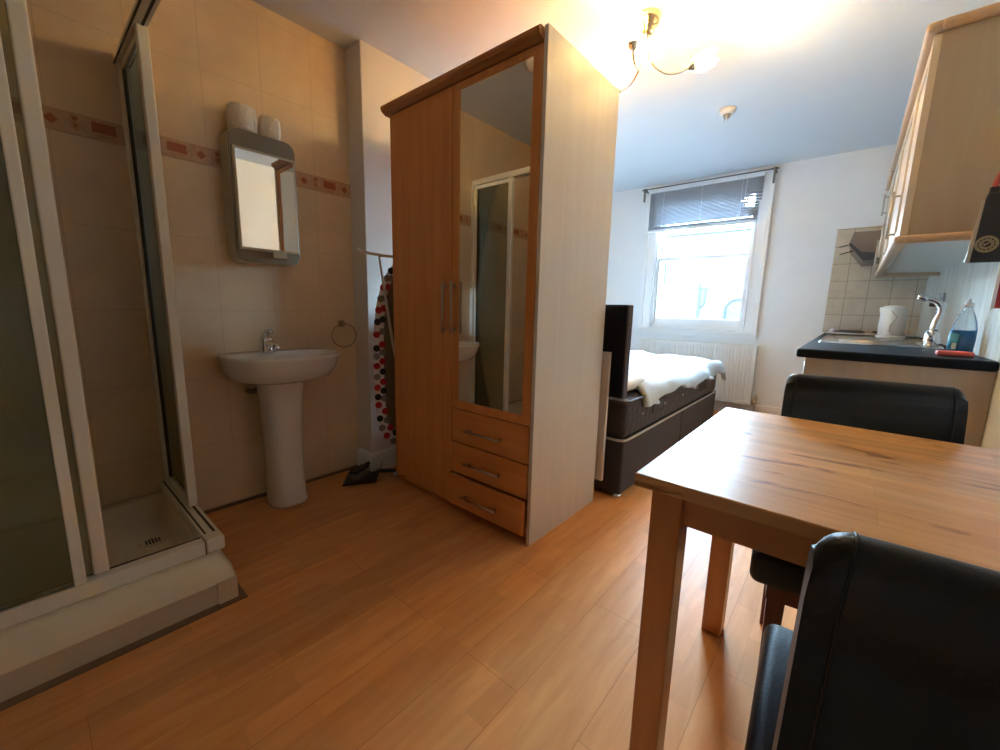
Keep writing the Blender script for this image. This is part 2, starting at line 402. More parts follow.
# decorated tile border
bm = bmesh.new(); z0, z1 = 1.672, 1.748; y = SB+.01; k = 0
xx = SW+.004
box(bm, SW, xx, SB, SY-.001, z0, z1, mi=0)
seq = [('rect', .105), ('dia', .072), ('pom', .055)]
while y < SY-.03:
    kind, w = seq[k % 3]; k += 1
    if y+w > SY: break
    cy, cz = y+w/2, (z0+z1)/2; X0, X1 = xx-.001, xx+.0008
    def poly(pts, mi):
        prism(bm, [(cy+a, cz+b) for a, b in pts], X0, X1, 'x', mi)
    if kind == 'rect':
        poly([(-.036, -.012), (.036, -.014), (.034, .024), (-.034, .025)], 1); poly([(-.024, -.030), (.030, -.026), (.026, -.019), (-.028, -.021)], 2)
    elif kind == 'dia':
        poly([(0, -.019), (.019, 0), (0, .019), (-.019, 0)], 1); poly([(-.03, .026), (-.022, .030), (-.014, .024), (-.024, .020)], 2)
    else:
        poly([(.013*math.cos(a), .017*math.sin(a)-.006) for a in [i*PI/6 for i in range(12)]], 2); poly([(-.005, .012), (.005, .012), (.010, .026), (-.010, .026)], 1)
        poly([(.006*math.cos(a), .008*math.sin(a)-.006) for a in [i*PI/4 for i in range(8)]], 1)
    y += w
    prism(bm, [(y-.001, z0), (y+.001, z0), (y+.001, z1), (y-.001, z1)], X0, X1, 'x', 3)
struct('trim_2', bm, ['border', 'motif', 'motif2', 'groutline'])

# ------------------------------------------------------------------ window
w = sroot('window_1', (-1.33, WW, .82))
bm = bmesh.new(); FX0, FX1, FZ1 = -1.935, -.722, 2.425   # architrave
aw = .118
for (a, b, c, d) in ((FX0, FX0+aw, .86, FZ1), (FX1-aw-.005, FX1, .86, FZ1), (FX0+aw, FX1-aw-.005, FZ1-.09, FZ1)):
    box(bm, a, b, WW-.028, WW, c, d, bev=.005, seg=2)
for (a, b, c, d) in ((FX0, FX0+.03, .86, FZ1), (FX1-.03, FX1, .86, FZ1), (FX0+.03, FX1-.03, FZ1-.03, FZ1)):
    box(bm, a-.004, b+.004, WW-.045, WW-.028, c, d, bev=.005, seg=2)
for (a, b, c, d) in ((FX0+aw-.014, FX0+aw+.004, .885, FZ1-.09), (FX1-aw-.009, FX1-aw+.009, .885, FZ1-.09)):
    box(bm, a, b, WW-.034, WW+.03, c, d, bev=.003, seg=1)
obj('architrave', bm, 'white', w)
bm = bmesh.new()
box(bm, OX0-.002, OX0+.022, WW+.002, WW+.2, OZ0, OZ1); box(bm, OX1-.022, OX1+.002, WW+.002, WW+.2, OZ0, OZ1)
box(bm, OX0+.022, OX1-.022, WW+.002, WW+.2, OZ1-.03, OZ1); box(bm, OX0, OX1, WW+.002, WW+.28, OZ0-.001, OZ0+.012)
obj('box_lining', bm, 'white', w)
def sash(name, y, z0, z1, br, tr, px=.045):
    b = bmesh.new(); a0, a1 = OX0+.022, OX1-.022
    for q in ((a0, a0+px, z0, z1), (a1-px, a1, z0, z1), (a0+px, a1-px, z0, z0+br), (a0+px, a1-px, z1-tr, z1)):
        box(b, q[0], q[1], y, y+.038, q[2], q[3], bev=.004, seg=2)
    s = obj(name, b, 'white', w)
    obj('window_pane', nb(a0+px, a1-px, y+.017, y+.021, z0+br, z1-tr), 'winglass', s)
    return s
lo = sash('lower_sash', WW+.035, .897, 1.665, .085, .035, .022)
up_ = sash('upper_sash', WW+.085, 1.625, 2.30, .035, .05, .022)
bm = bmesh.new(); lathe(bm, [(.012, 0), (.016, .008), (.010, .018), (.005, .024)], (-1.33, WW+.05, 1.665), 16); box(bm, -1.36, -1.315, WW+.04, WW+.055, 1.665, 1.672)
obj('sash_catch', bm, 'steel', w, smooth=True)
bm = bmesh.new()
for x in (-1.58, -1.10): tube(bm, [(x-.012, WW+.035, .935), (x-.012, WW+.02, .93), (x+.012, WW+.02, .93), (x+.012, WW+.035, .935)], .003, 8)
obj('sash_lift', bm, 'white', w)
bm = nb(FX0-.015, FX1+.015, WW-.075, WW+.035, .838, .862, bev=.006, seg=3); box(bm, FX0, FX1, WW-.03, WW, .795, .838, bev=.005)
obj('window_sill', bm, 'white', w)

# blind
t = thing('venetian_blind', 'grey slatted blind lowered over the top of the sash window, right end bent', 'blind', (-1.34, WW-.06, 2.38))
BX0, BX1 = -1.905, -.800; by = WW-.075
obj('head_rail', nb(BX0, BX1, by-.016, by+.016, 2.362, 2.392, bev=.003), 'blind2', t)
bm = bmesh.new(); zt, zb = 2.352, 2.005; n = 27
for i in range(n):
    u = i/(n-1); z = zt+(zb-zt)*u
    rt = Matrix.Translation((0, by, z)) @ Matrix.Rotation(R(48), 4, 'X')
    x1 = BX1-(.02 if i > 14 else 0)
    segs = 12; vs = []
    for k_ in range(segs+1):
        q = k_/segs; x = BX0+.006+(x1-BX0-.012)*q
        dz = 0
        if 8 < i < 22 and q > .84: dz = -.03*(q-.84)/.16*math.sin((i-8)/14*PI)*(1.0 if i % 2 else .4)
        row = []
        for yy, cz in ((-.0125, -.0015), (0, .001), (.0125, -.0015)):
            p = rt @ Vector((x, yy, cz)); p.z += dz; row.append(bm.verts.new(p))
        vs.append(row)
    for a, b in zip(vs, vs[1:]):
        for j in range(2):
            f = bm.faces.new((a[j], b[j], b[j+1], a[j+1])); f.smooth = True
sl = obj('slats', bm, 'blind', t); m_ = sl.modifiers.new('s', 'SOLIDIFY'); m_.thickness = .0012
bm = bmesh.new()
for i in range(7):
    box(bm, BX0+.006, BX1-.026, by-.0125, by+.0125, 1.963+i*.0045, 1.9655+i*.0045)
obj('stacked_slats', bm, 'blind', t)
bm = nb(BX0, BX1-.02, by-.014, by+.014, 1.936, 1.960, bev=.004)
obj('bottom_rail', bm, 'blind2', t)
for x in (BX0+.16, -1.35, BX1-.18):
    bm = bmesh.new(); tube(bm, [(x, by-.017, 2.365), (x, by-.017, 1.95)], .0016, 6)
    obj('ladder_cord', bm, 'blind2', t)
bm = bmesh.new(); tube(bm, [(BX1-.14, by-.022, 2.36), (BX1-.145, by-.03, 2.25), (BX1-.15, by-.024, 2.13)], .003, 8)
lathe(bm, [(.004, 0), (.010, .01), (.010, .03), (.004, .04)], (BX1-.15, by-.024, 2.09), 10)
obj('tilt_cord', bm, 'blind2', t)
# curtain pole brackets + thin pole
t = thing('curtain_pole', 'thin grey curtain rail on two brackets above the sash window', 'curtain pole', (-1.34, WW-.09, 2.38))
bm = bmesh.new(); tube(bm, [(-1.95, WW-.115, 2.40), (-.725, WW-.115, 2.40)], .006, 10); obj('pole', bm, 'grey_metal', t)
for x in (-1.955, -.720):
    bm = nb(x-.010, x+.010, WW-.125, WW-.105, 2.27, 2.415, bev=.004); box(bm, x-.006, x+.006, WW-.105, WW-.028 if -1.93 < x < -.73 else WW, 2.385, 2.40)
    tube(bm, [(x-.03, WW-.115, 2.40), (x+.03, WW-.115, 2.40)], .010, 10)
    obj('bracket', bm, 'grey_metal', t)

# radiator
t = thing('radiator', 'white panel radiator under the sash window behind the bed', 'radiator', (-1.29, WW-.06, .12))
RX0, RX1, RZ0, RZ1 = -1.89, -.685, .125, .735
bm = bmesh.new(); n = 36; ry = WW-.098; vs = []
prof = [(0, 0), (.25, 0), (.35, .010), (.65, .010), (.75, 0)]
pts = []
for i in range(n):
    for u, d in prof: pts.append((RX0+.02+(RX1-RX0-.04)*(i+u)/n, d))
pts.append((RX1-.02, 0))
zs = [(RZ0+.015, 0), (RZ0+.05, 1), (RZ1-.06, 1), (RZ1-.02, 0)]
rows = [[bm.verts.new((x, ry+d*s, z)) for x, d in pts] for z, s in zs]
for a, b in zip(rows, rows[1:]):
    for i in range(len(pts)-1): bm.faces.new((a[i], a[i+1], b[i+1], b[i]))
o = obj('front_panel', bm, 'radiator', t)
bm = bmesh.new(); box(bm, RX0, RX1, ry+.011, ry+.02, RZ0, RZ1-.006); box(bm, RX0, RX0+.022, ry-.001, ry+.055, RZ0, RZ1-.012, bev=.003); box(bm, RX1-.022, RX1, ry-.001, ry+.055, RZ0, RZ1-.012, bev=.003)
box(bm, RX0+.02, RX1-.02, ry-.001, ry+.012, RZ0, RZ0+.016, bev=.002); box(bm, RX0+.02, RX1-.02, ry-.001, ry+.012, RZ1-.022, RZ1-.010)
obj('casing', bm, 'radiator', t)
bm = bmesh.new(); box(bm, RX0, RX1, ry-.003, ry+.058, RZ1-.012, RZ1, bev=.003)
obj('top_grille', bm, 'radiator', t)
bm = bmesh.new(); tube(bm, [(RX1-.01, ry+.03, .165), (RX1+.05, ry+.03, .165)], .008, 10); tube(bm, [(RX1+.035, ry+.03, .0), (RX1+.035, ry+.03, .165)], .0075, 10)
lathe(bm, [(.013, 0), (.018, .01), (.018, .045), (.012, .055)], (RX1+.035, ry+.03, .175), 16)
lathe(bm, [(.014, -.02), (.014, .02)], (RX1+.035, ry+.03, .16), 12)
v = obj('valve', bm, 'steel', t)
for s_ in (RX0+.2, RX1-.2):
    obj('wall_bracket', nb(s_-.02, s_+.02, ry+.015, WW, .3, .34), 'radiator', t)

# ------------------------------------------------------------------ shower
TX, TY = -1.56, .405   # outer corner of tray skirt
t = thing('shower_tray', 'white shower tray raised on a beige plinth in the tiled corner', 'shower tray', ((SW+TX)/2, 0, 0))
bm = bmesh.new()
loops = [(0, 0, .085), (.008, 0, .13), (.028, 0, .160), (.04, 0, .172), (.068, .04, .174), (.076, .055, .165), (.098, .09, .106), (.112, .12, .100)]
X0, Y0 = SW+.001, SB+.001
rings = []
for oi, wi, z in loops:
    pl = rrect(X0+wi, TX-oi, Y0+wi, TY-oi, max(.004, .012+oi*.30), 5)
    rings.append([bm.verts.new((x, y_, z)) for x, y_ in pl])
for a, b in zip(rings, rings[1:]):
    for i in range(len(a)):
        j = (i+1) % len(a); f = bm.faces.new((a[i], a[j], b[j], b[i])); f.smooth = True
bm.faces.new(rings[-1])
o = obj('tray_basin', bm, 'acrylic', t)
bm = nb(X0, TX-.006, Y0, TY-.005, .001, .088); box(bm, TX-.030, TX+.002, TY-.06, TY, .001, .088, bev=.002)
obj('plinth', bm, 'plinth', t)
bm = nb(X0, TX+.022, Y0, TY+.022, .0, .006); obj('sealant_strip', bm, 'sealant', t)
bm = bmesh.new(); dc = (-2.010, .248, .1005); lathe(bm, [(.040, 0), (.044, .002), (.040, .004), (.034, .003)], dc, 28); 
dr = obj('drain_cover', bm, 'acrylic', t, smooth=True)
bm = bmesh.new()
for i in range(-2, 3):
    l = .024-abs(i)*.004
    box(bm, dc[0]-l, dc[0]+l, dc[1]+i*.010-.0028, dc[1]+i*.010+.0028, dc[2]+.002, dc[2]+.0046)
obj('drain_slots', bm, 'rubber', dr)

t = thing('shower_enclosure', 'corner shower enclosure with white frames and slid-open glass doors', 'shower enclosure', ((SW+TX)/2, 0, .174))
FXo = -1.622; FYo = .392     # outer faces of the tracks
TB, TT = .174, .222
def trackset(z0, z1, nm, x1=FXo, y1=FYo):
    bm = bmesh.new()
    box(bm, x1-.052, x1, SB, y1-.055, z0, z1, bev=.003)
    f = obj(nm, bm, 'alu', t)
    bm = bmesh.new(); box(bm, SW, x1-.055, y1-(.052 if z0 < 1 else .036), y1+.002, z0, z1, bev=.003)
    g = obj(nm, bm, 'alu', t)
    return f, g
f1, g1 = trackset(TB, TT, 'bottom_track'); f2, g2 = trackset(1.972, 2.012, 'top_track')
for zz0, zz1, g_, f_ in ((TT-.001, TT+.0012, g1, f1), (1.9705, 1.9725, g2, f2)):
    bm = bmesh.new(); box(bm, SW+.01, FXo-.06, FYo-.044, FYo-.038, zz0, zz1); box(bm, SW+.01, FXo-.06, FYo-.018, FYo-.010, zz0, zz1)
    obj('seal', bm, 'rubber', g_)
    bm = bmesh.new(); box(bm, FXo-.048, FXo-.040, SB+.01, FYo-.06, zz0, zz1)
    obj('seal', bm, 'rubber', f_)
for z0_, z1_ in ((TB, TT+.003), (1.970, 2.014)):
    bm = nb(FXo-.054, FXo+.003, FYo-.054, FYo+.003, z0_, z1_, bev=.008, seg=3); obj('corner_connector', bm, 'alu', t)
    bm = nb(FXo-.053, FXo+.0034, FYo-.057, FYo-.0545, z0_, z1_-.002); obj('joint_line', bm, 'sealant', t)
obj('wall_profile', nb(SW, SW+.028, FYo-.034, FYo+.010, TT, 1.972, bev=.003), 'alu', t)
obj('wall_profile', nb(FXo-.050, FXo+.002, SB, SB+.028, TT, 1.972, bev=.003), 'alu', t)
# end side: sliding door pushed to the wall
d = obj('sliding_door', box(nb(-1.985, -1.950, FYo-.030, FYo+.002, TT+.002, 1.985, bev=.004), SW+.03, SW+.05, FYo-.026, FYo-.006, TT+.002, 1.97), 'alu', t)
obj('door_rail', nb(SW+.05, -1.985, FYo-.024, FYo-.008, TT+.004, TT+.028), 'alu', d); obj('door_rail', nb(SW+.05, -1.985, FYo-.024, FYo-.008, 1.945, 1.970), 'alu', d)
obj('glass_panel', nb(SW+.05, -1.985, FYo-.018, FYo-.013, TT+.028, 1.945), 'shglass', d)
bm = nb(SW+.051, SW+.055, FYo-.024, FYo-.008, TT+.028, 1.945); box(bm, -1.990, -1.986, FYo-.026, FYo-.006, TT+.028, 1.945); obj('glazing_seal', bm, 'rubber', d)
# front side: fixed pane and sliding door pushed back
d = obj('fixed_pane_frame', nb(FXo-.018, FXo+.004, .018, .044, TT+.002, 1.985, bev=.004), 'alu', t)
obj('glass_panel', nb(FXo-.010, FXo-.005, SB+.028, .018, TT+.004, 1.97), 'shglass', d)
d = obj('sliding_door', nb(FXo-.048, FXo-.024, .060, .096, TT+.002, 1.975, bev=.006, seg=3), 'alu', t)
obj('glass_panel', nb(FXo-.040, FXo-.035, -.36, .060, TT+.006, 1.97), 'shglass', d)
obj('door_stile', nb(FXo-.048, FXo-.026, -.385, -.36, TT+.002, 1.97, bev=.003), 'alu', d)

# ------------------------------------------------------------------ mirror cabinet, rolls
MX = SW+.12; my0, my1, mz0, mz1 = .695, .992, 1.243, 1.838
t = thing('mirror_cabinet', 'grey framed mirror cabinet with rounded corners on the tiled wall above the basin', 'cabinet', (SW, .845, 1.243))
bm = bmesh.new(); prism(bm, rrect(my0, my1, mz0, mz1, .045, 6), SW, MX-.012, 'x', bev=.003); obj('body', bm, 'cab_body', t)
bm = bmesh.new(); prism(bm, rrect(my0+.003, my1-.003, mz0+.003, mz1-.003, .045, 6), MX-.012, MX-.002, 'x', bev=.002); obj('front_frame', bm, 'cab_grey', t)
bm = bmesh.new()
out = rrect(my0+.014, my1-.012, 1.303, 1.752, .006, 2)
box(bm, MX-.004, MX+.010, my0+.012, my1-.010, 1.300, 1.756, bev=.003)
d = obj('mirror_door', bm, 'cab_body', t)
obj('mirror_glass', nb(MX+.009, MX+.0115, my0+.022, my1-.020, 1.311, 1.744), 'mirror', d)
obj('door_pull', nb(MX-.002, MX+.011, .852, .918, 1.272, 1.302, bev=.003), 'cab_body', d)
def roll(loc, r, h, sq, rz, lab, tail):
    q = thing('toilet_roll', lab, 'toilet roll', loc, rz, 'toilet rolls on the mirror cabinet')
    bm = bmesh.new(); lathe(bm, [(.019, .002), (r-.004, 0), (r, .006), (r+.001, h*.5), (r-.001, h-.008), (r-.006, h), (.021, h-.002), (.019, h-.01), (.019, .01)], (0, 0, 0), 30, sx=1, sy=sq, cap=False)
    for v_ in bm.verts:
        nn = noise.noise(v_.co*28); v_.co += Vector((nn, nn*.6, nn*.7))*.004
    obj('paper', bm, 'paper', q, local=True, smooth=True)
    bm = bmesh.new(); a = [bm.verts.new((r*.95*math.cos(u), r*.95*sq*math.sin(u), z)) for z in (h, h*.1) for u in (tail, tail+.15)]
    b = [bm.verts.new((a_.co.x*1.12, a_.co.y*1.12, a_.co.z-.006)) for a_ in a]
    bm.faces.new((a[0], a[1], b[1], b[0])); bm.faces.new((b[0], b[1], b[3], b[2]))
    s = obj('loose_sheet', bm, 'paper', q, local=True); mm = s.modifiers.new('s', 'SOLIDIFY'); mm.thickness = .0015
roll((SW+.064, .778, 1.839), .062, .108, .95, .3, 'crumpled white toilet roll on the left of the mirror cabinet top', .3)
roll((SW+.066, .898, 1.839), .047, .100, .9, 1.0, 'slimmer white toilet roll on the right of the mirror cabinet top', -.6)

# ------------------------------------------------------------------ basin
BY = .850
t = thing('washbasin', 'white ceramic washbasin on a full pedestal against the tiled wall', 'washbasin', (SW+.2, BY, 0))
bm = bmesh.new(); seg = 48
def Dsh(hw, dep, back, z, p=2.4):
    """D shaped loop; back edge at the wall"""
    out = []
    for i in range(seg):
        a = 2*PI*i/seg; c, s = math.cos(a), math.sin(a)
        yv = hw*(abs(s)**(2/p))*(1 if s > 0 else -1)
        if c > 0: xv = back+(dep-back)*.42+(dep-(back+(dep-back)*.42))*abs(c)**(2/2.1)
        else: xv = back+(dep-back)*.42-((dep-back)*.42)*abs(c)**(2/7)
        out.append(Vector((SW+xv, BY+yv, z)))
    return out
L = [Dsh(.12, .25, .03, .660), Dsh(.19, .31, .004, .666), Dsh(.232, .360, .003, .686), Dsh(.250, .398, .002, .730), Dsh(.262, .420, .002, .785),
     Dsh(.265, .425, .002, .797), Dsh(.260, .419, .003, .803), Dsh(.248, .406, .085, .798), Dsh(.222, .383, .105, .782), Dsh(.19, .34, .125, .72), Dsh(.10, .26, .16, .685), Dsh(.02, .22, .18, .680)]
rings = [[bm.verts.new(p) for p in l] for l in L]
for a, b in zip(rings, rings[1:]):
    for i in range(seg):
        j = (i+1) % seg; f = bm.faces.new((a[i], a[j], b[j], b[i])); f.smooth = True
bm.faces.new(list(reversed(rings[0]))); bm.faces.new(rings[-1])
obj('basin', bm, 'ceramic', t)
bm = bmesh.new(); rings = []
for z, hw, d0, d1 in ((.0, .094, .03, .245), (.015, .094, .03, .245), (.05, .088, .035, .236), (.20, .086, .04, .228), (.40, .090, .04, .230), (.56, .098, .04, .238), (.66, .106, .04, .25), (.69, .115, .03, .27)):
    ring = []
    for i in range(32):
        a = 2*PI*i/32; c, s = math.cos(a), math.sin(a)
        cx = (d0+d1)/2; ring.append(bm.verts.new((SW+cx+(d1-d0)/2*(abs(c)**.75)*(1 if c > 0 else -1), BY-.01+hw*(abs(s)**.75)*(1 if s > 0 else -1), z)))
    rings.append(ring)
for a, b in zip(rings, rings[1:]):
    for i in range(32):
        j = (i+1) % 32; f = bm.faces.new((a[i], a[j], b[j], b[i])); f.smooth = True
bm.faces.new(list(reversed(rings[0]))); bm.faces.new(rings[-1])
obj('pedestal', bm, 'ceramic', t)
bm = bmesh.new(); tx, ty = SW+.075, BY-.040
lathe(bm, [(.034, 0), (.034, .008), (.030, .014), (.028, .05), (.031, .066), (.024, .080)], (tx, ty, .800), 20)
tube(bm, curve_pts([(tx, ty, .838), (tx+.05, ty+.002, .850), (tx+.10, ty+.004, .842), (tx+.118, ty+.005, .825)], 5), [.016]*15+[.013], 12)
tp = obj('mixer_tap', bm, 'chrome', t, smooth=True)
bm = bmesh.new(); tube(bm, curve_pts([(tx, ty, .868), (tx-.006, ty, .885), (tx+.03, ty, .905), (tx+.07, ty+.002, .912)], 5), [.022]*5+[.017]*5+[.011]*6, 12)
obj('lever', bm, 'chrome', tp, smooth=True)
bm = bmesh.new(); tube(bm, curve_pts([(SW+.01, .73, .60), (SW+.05, .735, .60), (SW+.06, .77, .61), (SW+.07, .80, .635)], 5), .014, 10); 
obj('waste_pipe', bm, 'sealant', t)

# towel ring
t = thing('towel_ring', 'small metal towel ring on the tiled wall right of the basin', 'towel ring', (SW, 1.262, .935))
obj('wall_mount', box(nb(SW, SW+.012, 1.242, 1.282, .915, .957, bev=.004), SW+.010, SW+.042, 1.254, 1.270, .928, .944, bev=.003), 'bronze', t)
bm = bmesh.new(); tube(bm, [(SW+.036+.006*math.sin(a), 1.262+.073*math.sin(a), .868+.070*math.cos(a)) for a in [2*PI*i/40 for i in range(40)]], .0042, 8, closed=True)
obj('ring', bm, 'bronze', t)

# ------------------------------------------------------------------ ironing board, dustpan
bc = Vector((-2.092, 1.525, 0)); ux = Vector((.30, .95, 0)).normalized(); nx_ = Vector((.95, -.30, 0)).normalized()
t = thing('ironing_board', 'folded ironing board with red dotted cover standing beside the wardrobe', 'ironing board', (bc.x, bc.y, 0))
half = [(0, .19), (.07, .20), (.13, .25), (.165, .33), (.178, .50), (.178, .75), (.170, .92), (.150, 1.06), (.110, 1.19), (.055, 1.28), (0, 1.325)]
outl = [(a, b) for a, b in half]+[(-a, b) for a, b in reversed(half[1:-1])]
outl = smooth_poly(outl, 4)
def bpt(u, z, d):
    lean = (z-.2)*.03
    p = bc+ux*(u)+nx_*(d+.03-lean); return Vector((p.x, p.y, z))
def bprism(bm, poly, d0, d1, mi=0):
    a = [bm.verts.new(bpt(u, z, d0)) for u, z in poly]; b = [bm.verts.new(bpt(u, z, d1)) for u, z in poly]; n = len(poly)
    for f in [bm.faces.new(a), bm.faces.new(list(reversed(b)))]+[bm.faces.new((a[(i+1) % n], a[i], b[i], b[(i+1) % n])) for i in range(n)]:
        f.material_index = mi
bm = bmesh.new(); bprism(bm, outl, -.012, .0); obj('board', bm, 'under_board', t)
# cover hem wraps round to the underside: ring strip
bm = bmesh.new(); n = len(outl); cz = .76
inn = [(u*.70, cz+(z-cz)*.93) for u, z in outl]
sec = []
for (u, z), (ui, zi) in zip(outl, inn):
    sec.append([bm.verts.new(bpt(ui, zi, .0025)), bm.verts.new(bpt(u, z, .0055)), bm.verts.new(bpt(u*1.03, cz+(z-cz)*1.01, -.006)), bm.verts.new(bpt(u, z, -.022)), bm.verts.new(bpt(ui, zi, -.0225))])
for i in range(n):
    j = (i+1) % n
    for k_ in range(4):
        f = bm.faces.new((sec[i][k_], sec[j][k_], sec[j][k_+1], sec[i][k_+1])); f.smooth = True
f = bm.faces.new([s[4] for s in sec])
# printed dots: small raised discs on the hem
cols = [1, 2, 3, 1, 3, 1, 2]
rr_ = .021; ci = 0
acc = 0; last = None
for i in range(n):
    u, z = outl[i]; ui, zi = inn[i]
    p = Vector((u, z))
    if last is not None:
        if (p-last).length < .048: continue
    last = p; ci += 1
    for fr, dd in ((.20, .0060), (.85, .0034)):
        cu = u+(ui-u)*fr; cz_ = z+(zi-z)*fr+(.024 if fr > .5 else 0)
        pl = [(cu+rr_*math.cos(a), cz_+rr_*math.sin(a)) for a in [2*PI*q/8+.2 for q in range(8)]]
        bprism(bm, pl, dd-.003, dd+.0008, cols[(ci+int(fr*3)) % 7])
obj('dotted_cover', bm, ['dotwhite', 'dotred', 'dotblack', 'dotgrey'], t)
bm = bmesh.new()
for s in (-1, 1):
    tube(bm, curve_pts([bpt(-.14*s, 1.335, .03), bpt(-.125*s, 1.22, .028), bpt(-.07*s, .80, .028), bpt(.03*s, .30, .028)], 6), .0085, 8)
obj('leg_frame', bm, 'tube', t)
bm = bmesh.new(); tube(bm, curve_pts([bpt(-.265, 1.362, .034), bpt(-.235, 1.347, .034), bpt(-.10, 1.335, .034), bpt(.10, 1.335, .034), bpt(.21, 1.345, .034), bpt(.235, 1.36, .034)], 5), .009, 10)
obj('foot_bar', bm, 'tube', t)
bm = bmesh.new(); tube(bm, [bpt(.12, .30, .03), bpt(-.02, .03, .03)], .008, 8)
fx, fy = -2.06, 1.43
tube(bm, curve_pts([bpt(-.02, .05, .03), (-2.03, 1.50, .022), (fx, fy+.02, .018)], 5), .009, 8)
obj('rear_leg', bm, 'tube', t)
bm = bmesh.new(); tube(bm, [(fx+.012, fy+.035, .017), (fx-.002, fy-.01, .0165)], [.013, .016], 12); obj('foot_cap', bm, 'dotwhite', t)

t = thing('dustpan', 'dark plastic dustpan lying on the laminate floor by the towel ring wall', 'dustpan', (-2.17, 1.27, 0), R(-40))
bm = bmesh.new()
a = [(-.115, -.10, .004), (.115, -.10, .004), (.105, .09, .016), (-.105, .09, .016)]
b = [(-.118, -.095, .010), (.118, -.095, .010), (.112, .105, .062), (-.112, .105, .062)]
A_ = [bm.verts.new(p) for p in a]; B_ = [bm.verts.new(p) for p in b]
bm.faces.new(A_)
bm.faces.new((A_[1], A_[2], B_[2], B_[1])); bm.faces.new((A_[2], A_[3], B_[3], B_[2])); bm.faces.new((A_[3], A_[0], B_[0], B_[3]))
o = obj('pan', bm, 'dustpan', t, local=True); mm = o.modifiers.new('s', 'SOLIDIFY'); mm.thickness = .004; mm.offset = 1
bm = bmesh.new(); box(bm, -.016, .016, .09, .20, .030, .050, bev=.008, seg=2); obj('handle', bm, 'dustpan', t, local=True)
t = thing('hand_brush', 'grey hand brush lying across the dark dustpan', 'brush', (-2.165, 1.245, .02), R(25))
bm = nb(-.028, .028, -.07, .07, .035, .052, bev=.008, seg=2)
box(bm, -.012, .012, .06, .17, .040, .056, bev=.006, seg=2); obj('brush_handle', bm, 'dustpan', t, local=True)
bm = bmesh.new()
random.seed(3)
for i in range(7):
    for j in range(14):
        x, y_ = -.022+i*.0073, -.064+j*.0098
        tube(bm, [(x, y_, .036), (x*1.5+random.uniform(-.004, .004), y_*1.08+random.uniform(-.004, .004), .002)], .0024, 4)
obj('bristles', bm, 'bristle', t, local=True)

# ------------------------------------------------------------------ wardrobe
WX0, WX1, WY0, WY1 = -1.980, -.975, 1.382, 1.976
t = thing('wardrobe', 'tall beech wardrobe with a mirrored door, three drawers and pale side panel', 'wardrobe', ((WX0+WX1)/2, (WY0+WY1)/2, 0))
bm = bmesh.new()
cy0 = WY0+.022
for q in ((WX0, WX0+.018, cy0, WY1, 0, 2.04), (-1.494, -1.478, cy0+.002, WY1-.01, .06, 2.03), (WX0+.018, WX1-.024, cy0, WY1, 2.022, 2.04), (WX0+.018, WX1-.024, cy0, WY1, .05, .066),
          (WX0+.018, WX1-.024, WY1-.008, WY1, .06, 2.03)): box(bm, *q)
obj('carcass', bm, 'beech', t)
obj('gap_shade_strip', nb(-1.0, WX1-.0185, cy0+.004, cy0+.02, .06, 2.03), 'dark', t)  # dark strip painted as the shade between doors and side panel
obj('toe_kick', nb(WX0+.01, WX1-.02, cy0+.020, cy0+.035, .0, .056), 'beech_h', t)
obj('side_panel', nb(WX1-.018, WX1, WY0-.006, WY1, 0, 2.088, bev=.001, seg=1), 'birch', t)
bm = bmesh.new(); cp = [(cy0+.02, 2.040), (WY0-.006, 2.040), (WY0-.016, 2.046), (WY0-.030, 2.054), (WY0-.036, 2.066), (WY0-.034, 2.078), (WY0-.024, 2.084), (cy0+.02, 2.084)]
prism(bm, cp, WX0-.030, WX1-.022, 'x'); obj('cornice', bm, 'beech_dark', t)
def bar_handle(parent, p0, p1, out, r=.0048, m='steel', post=.02, name='handle'):
    p0, p1, out = Vector(p0), Vector(p1), Vector(out); dn = (p1-p0).normalized()
    bm = bmesh.new(); tube(bm, [p0+out, p1+out], r, 12)
    for p in (p0+dn*post, p1-dn*post): tube(bm, [p, p+out], r*.9, 10)
    return obj(name, bm, m, parent)
fy0, fy1 = WY0, WY0+.020
d = obj('left_door', nb(WX0+.001, -1.4975, fy0, fy1, .055, 2.036, bev=.002), 'beech', t)
bar_handle(d, (-1.532, fy0, .925), (-1.532, fy0, 1.175), (0, -.030, 0), .006)
bm = bmesh.new(); dx0, dx1, dz0, dz1 = -1.491, -1.000, .552, 2.036; gx0, gx1, gz0, gz1 = -1.449, -1.044, .592, 2.006
for q in ((dx0, gx0, dz0, dz1), (gx1, dx1, dz0, dz1), (gx0, gx1, dz0, gz0), (gx0, gx1, gz1, dz1)): box(bm, q[0], q[1], fy0, fy1, q[2], q[3])
d = obj('mirrored_door', bm, 'beech', t)
obj('mirror_glass', nb(gx0-.001, gx1+.001, fy0+.003, fy0+.008, gz0-.001, gz1+.001), 'mirror', d)
bar_handle(d, (-1.470, fy0, .925), (-1.470, fy0, 1.175), (0, -.030, 0), .006)
for z0_, z1_, outy, tilt in ((.378, .547, 0, 0), (.212, .372, .004, 0), (.045, .205, .026, .01)):
    b_ = nb(-1.491, -1.003, fy0-outy, fy1-outy, z0_, z1_, bev=.002)
    if outy > .01: box(b_, -1.478, -1.016, fy1-outy, fy1+.25, z0_+.02, z1_-.03)
    d = obj('drawer', b_, 'beech_h', t)
    zc = (z0_+z1_)/2
    bar_handle(d, (-1.378, fy0-outy, zc-.008), (-1.145, fy0-outy, zc-.008), (0, -.028, 0), .0055)

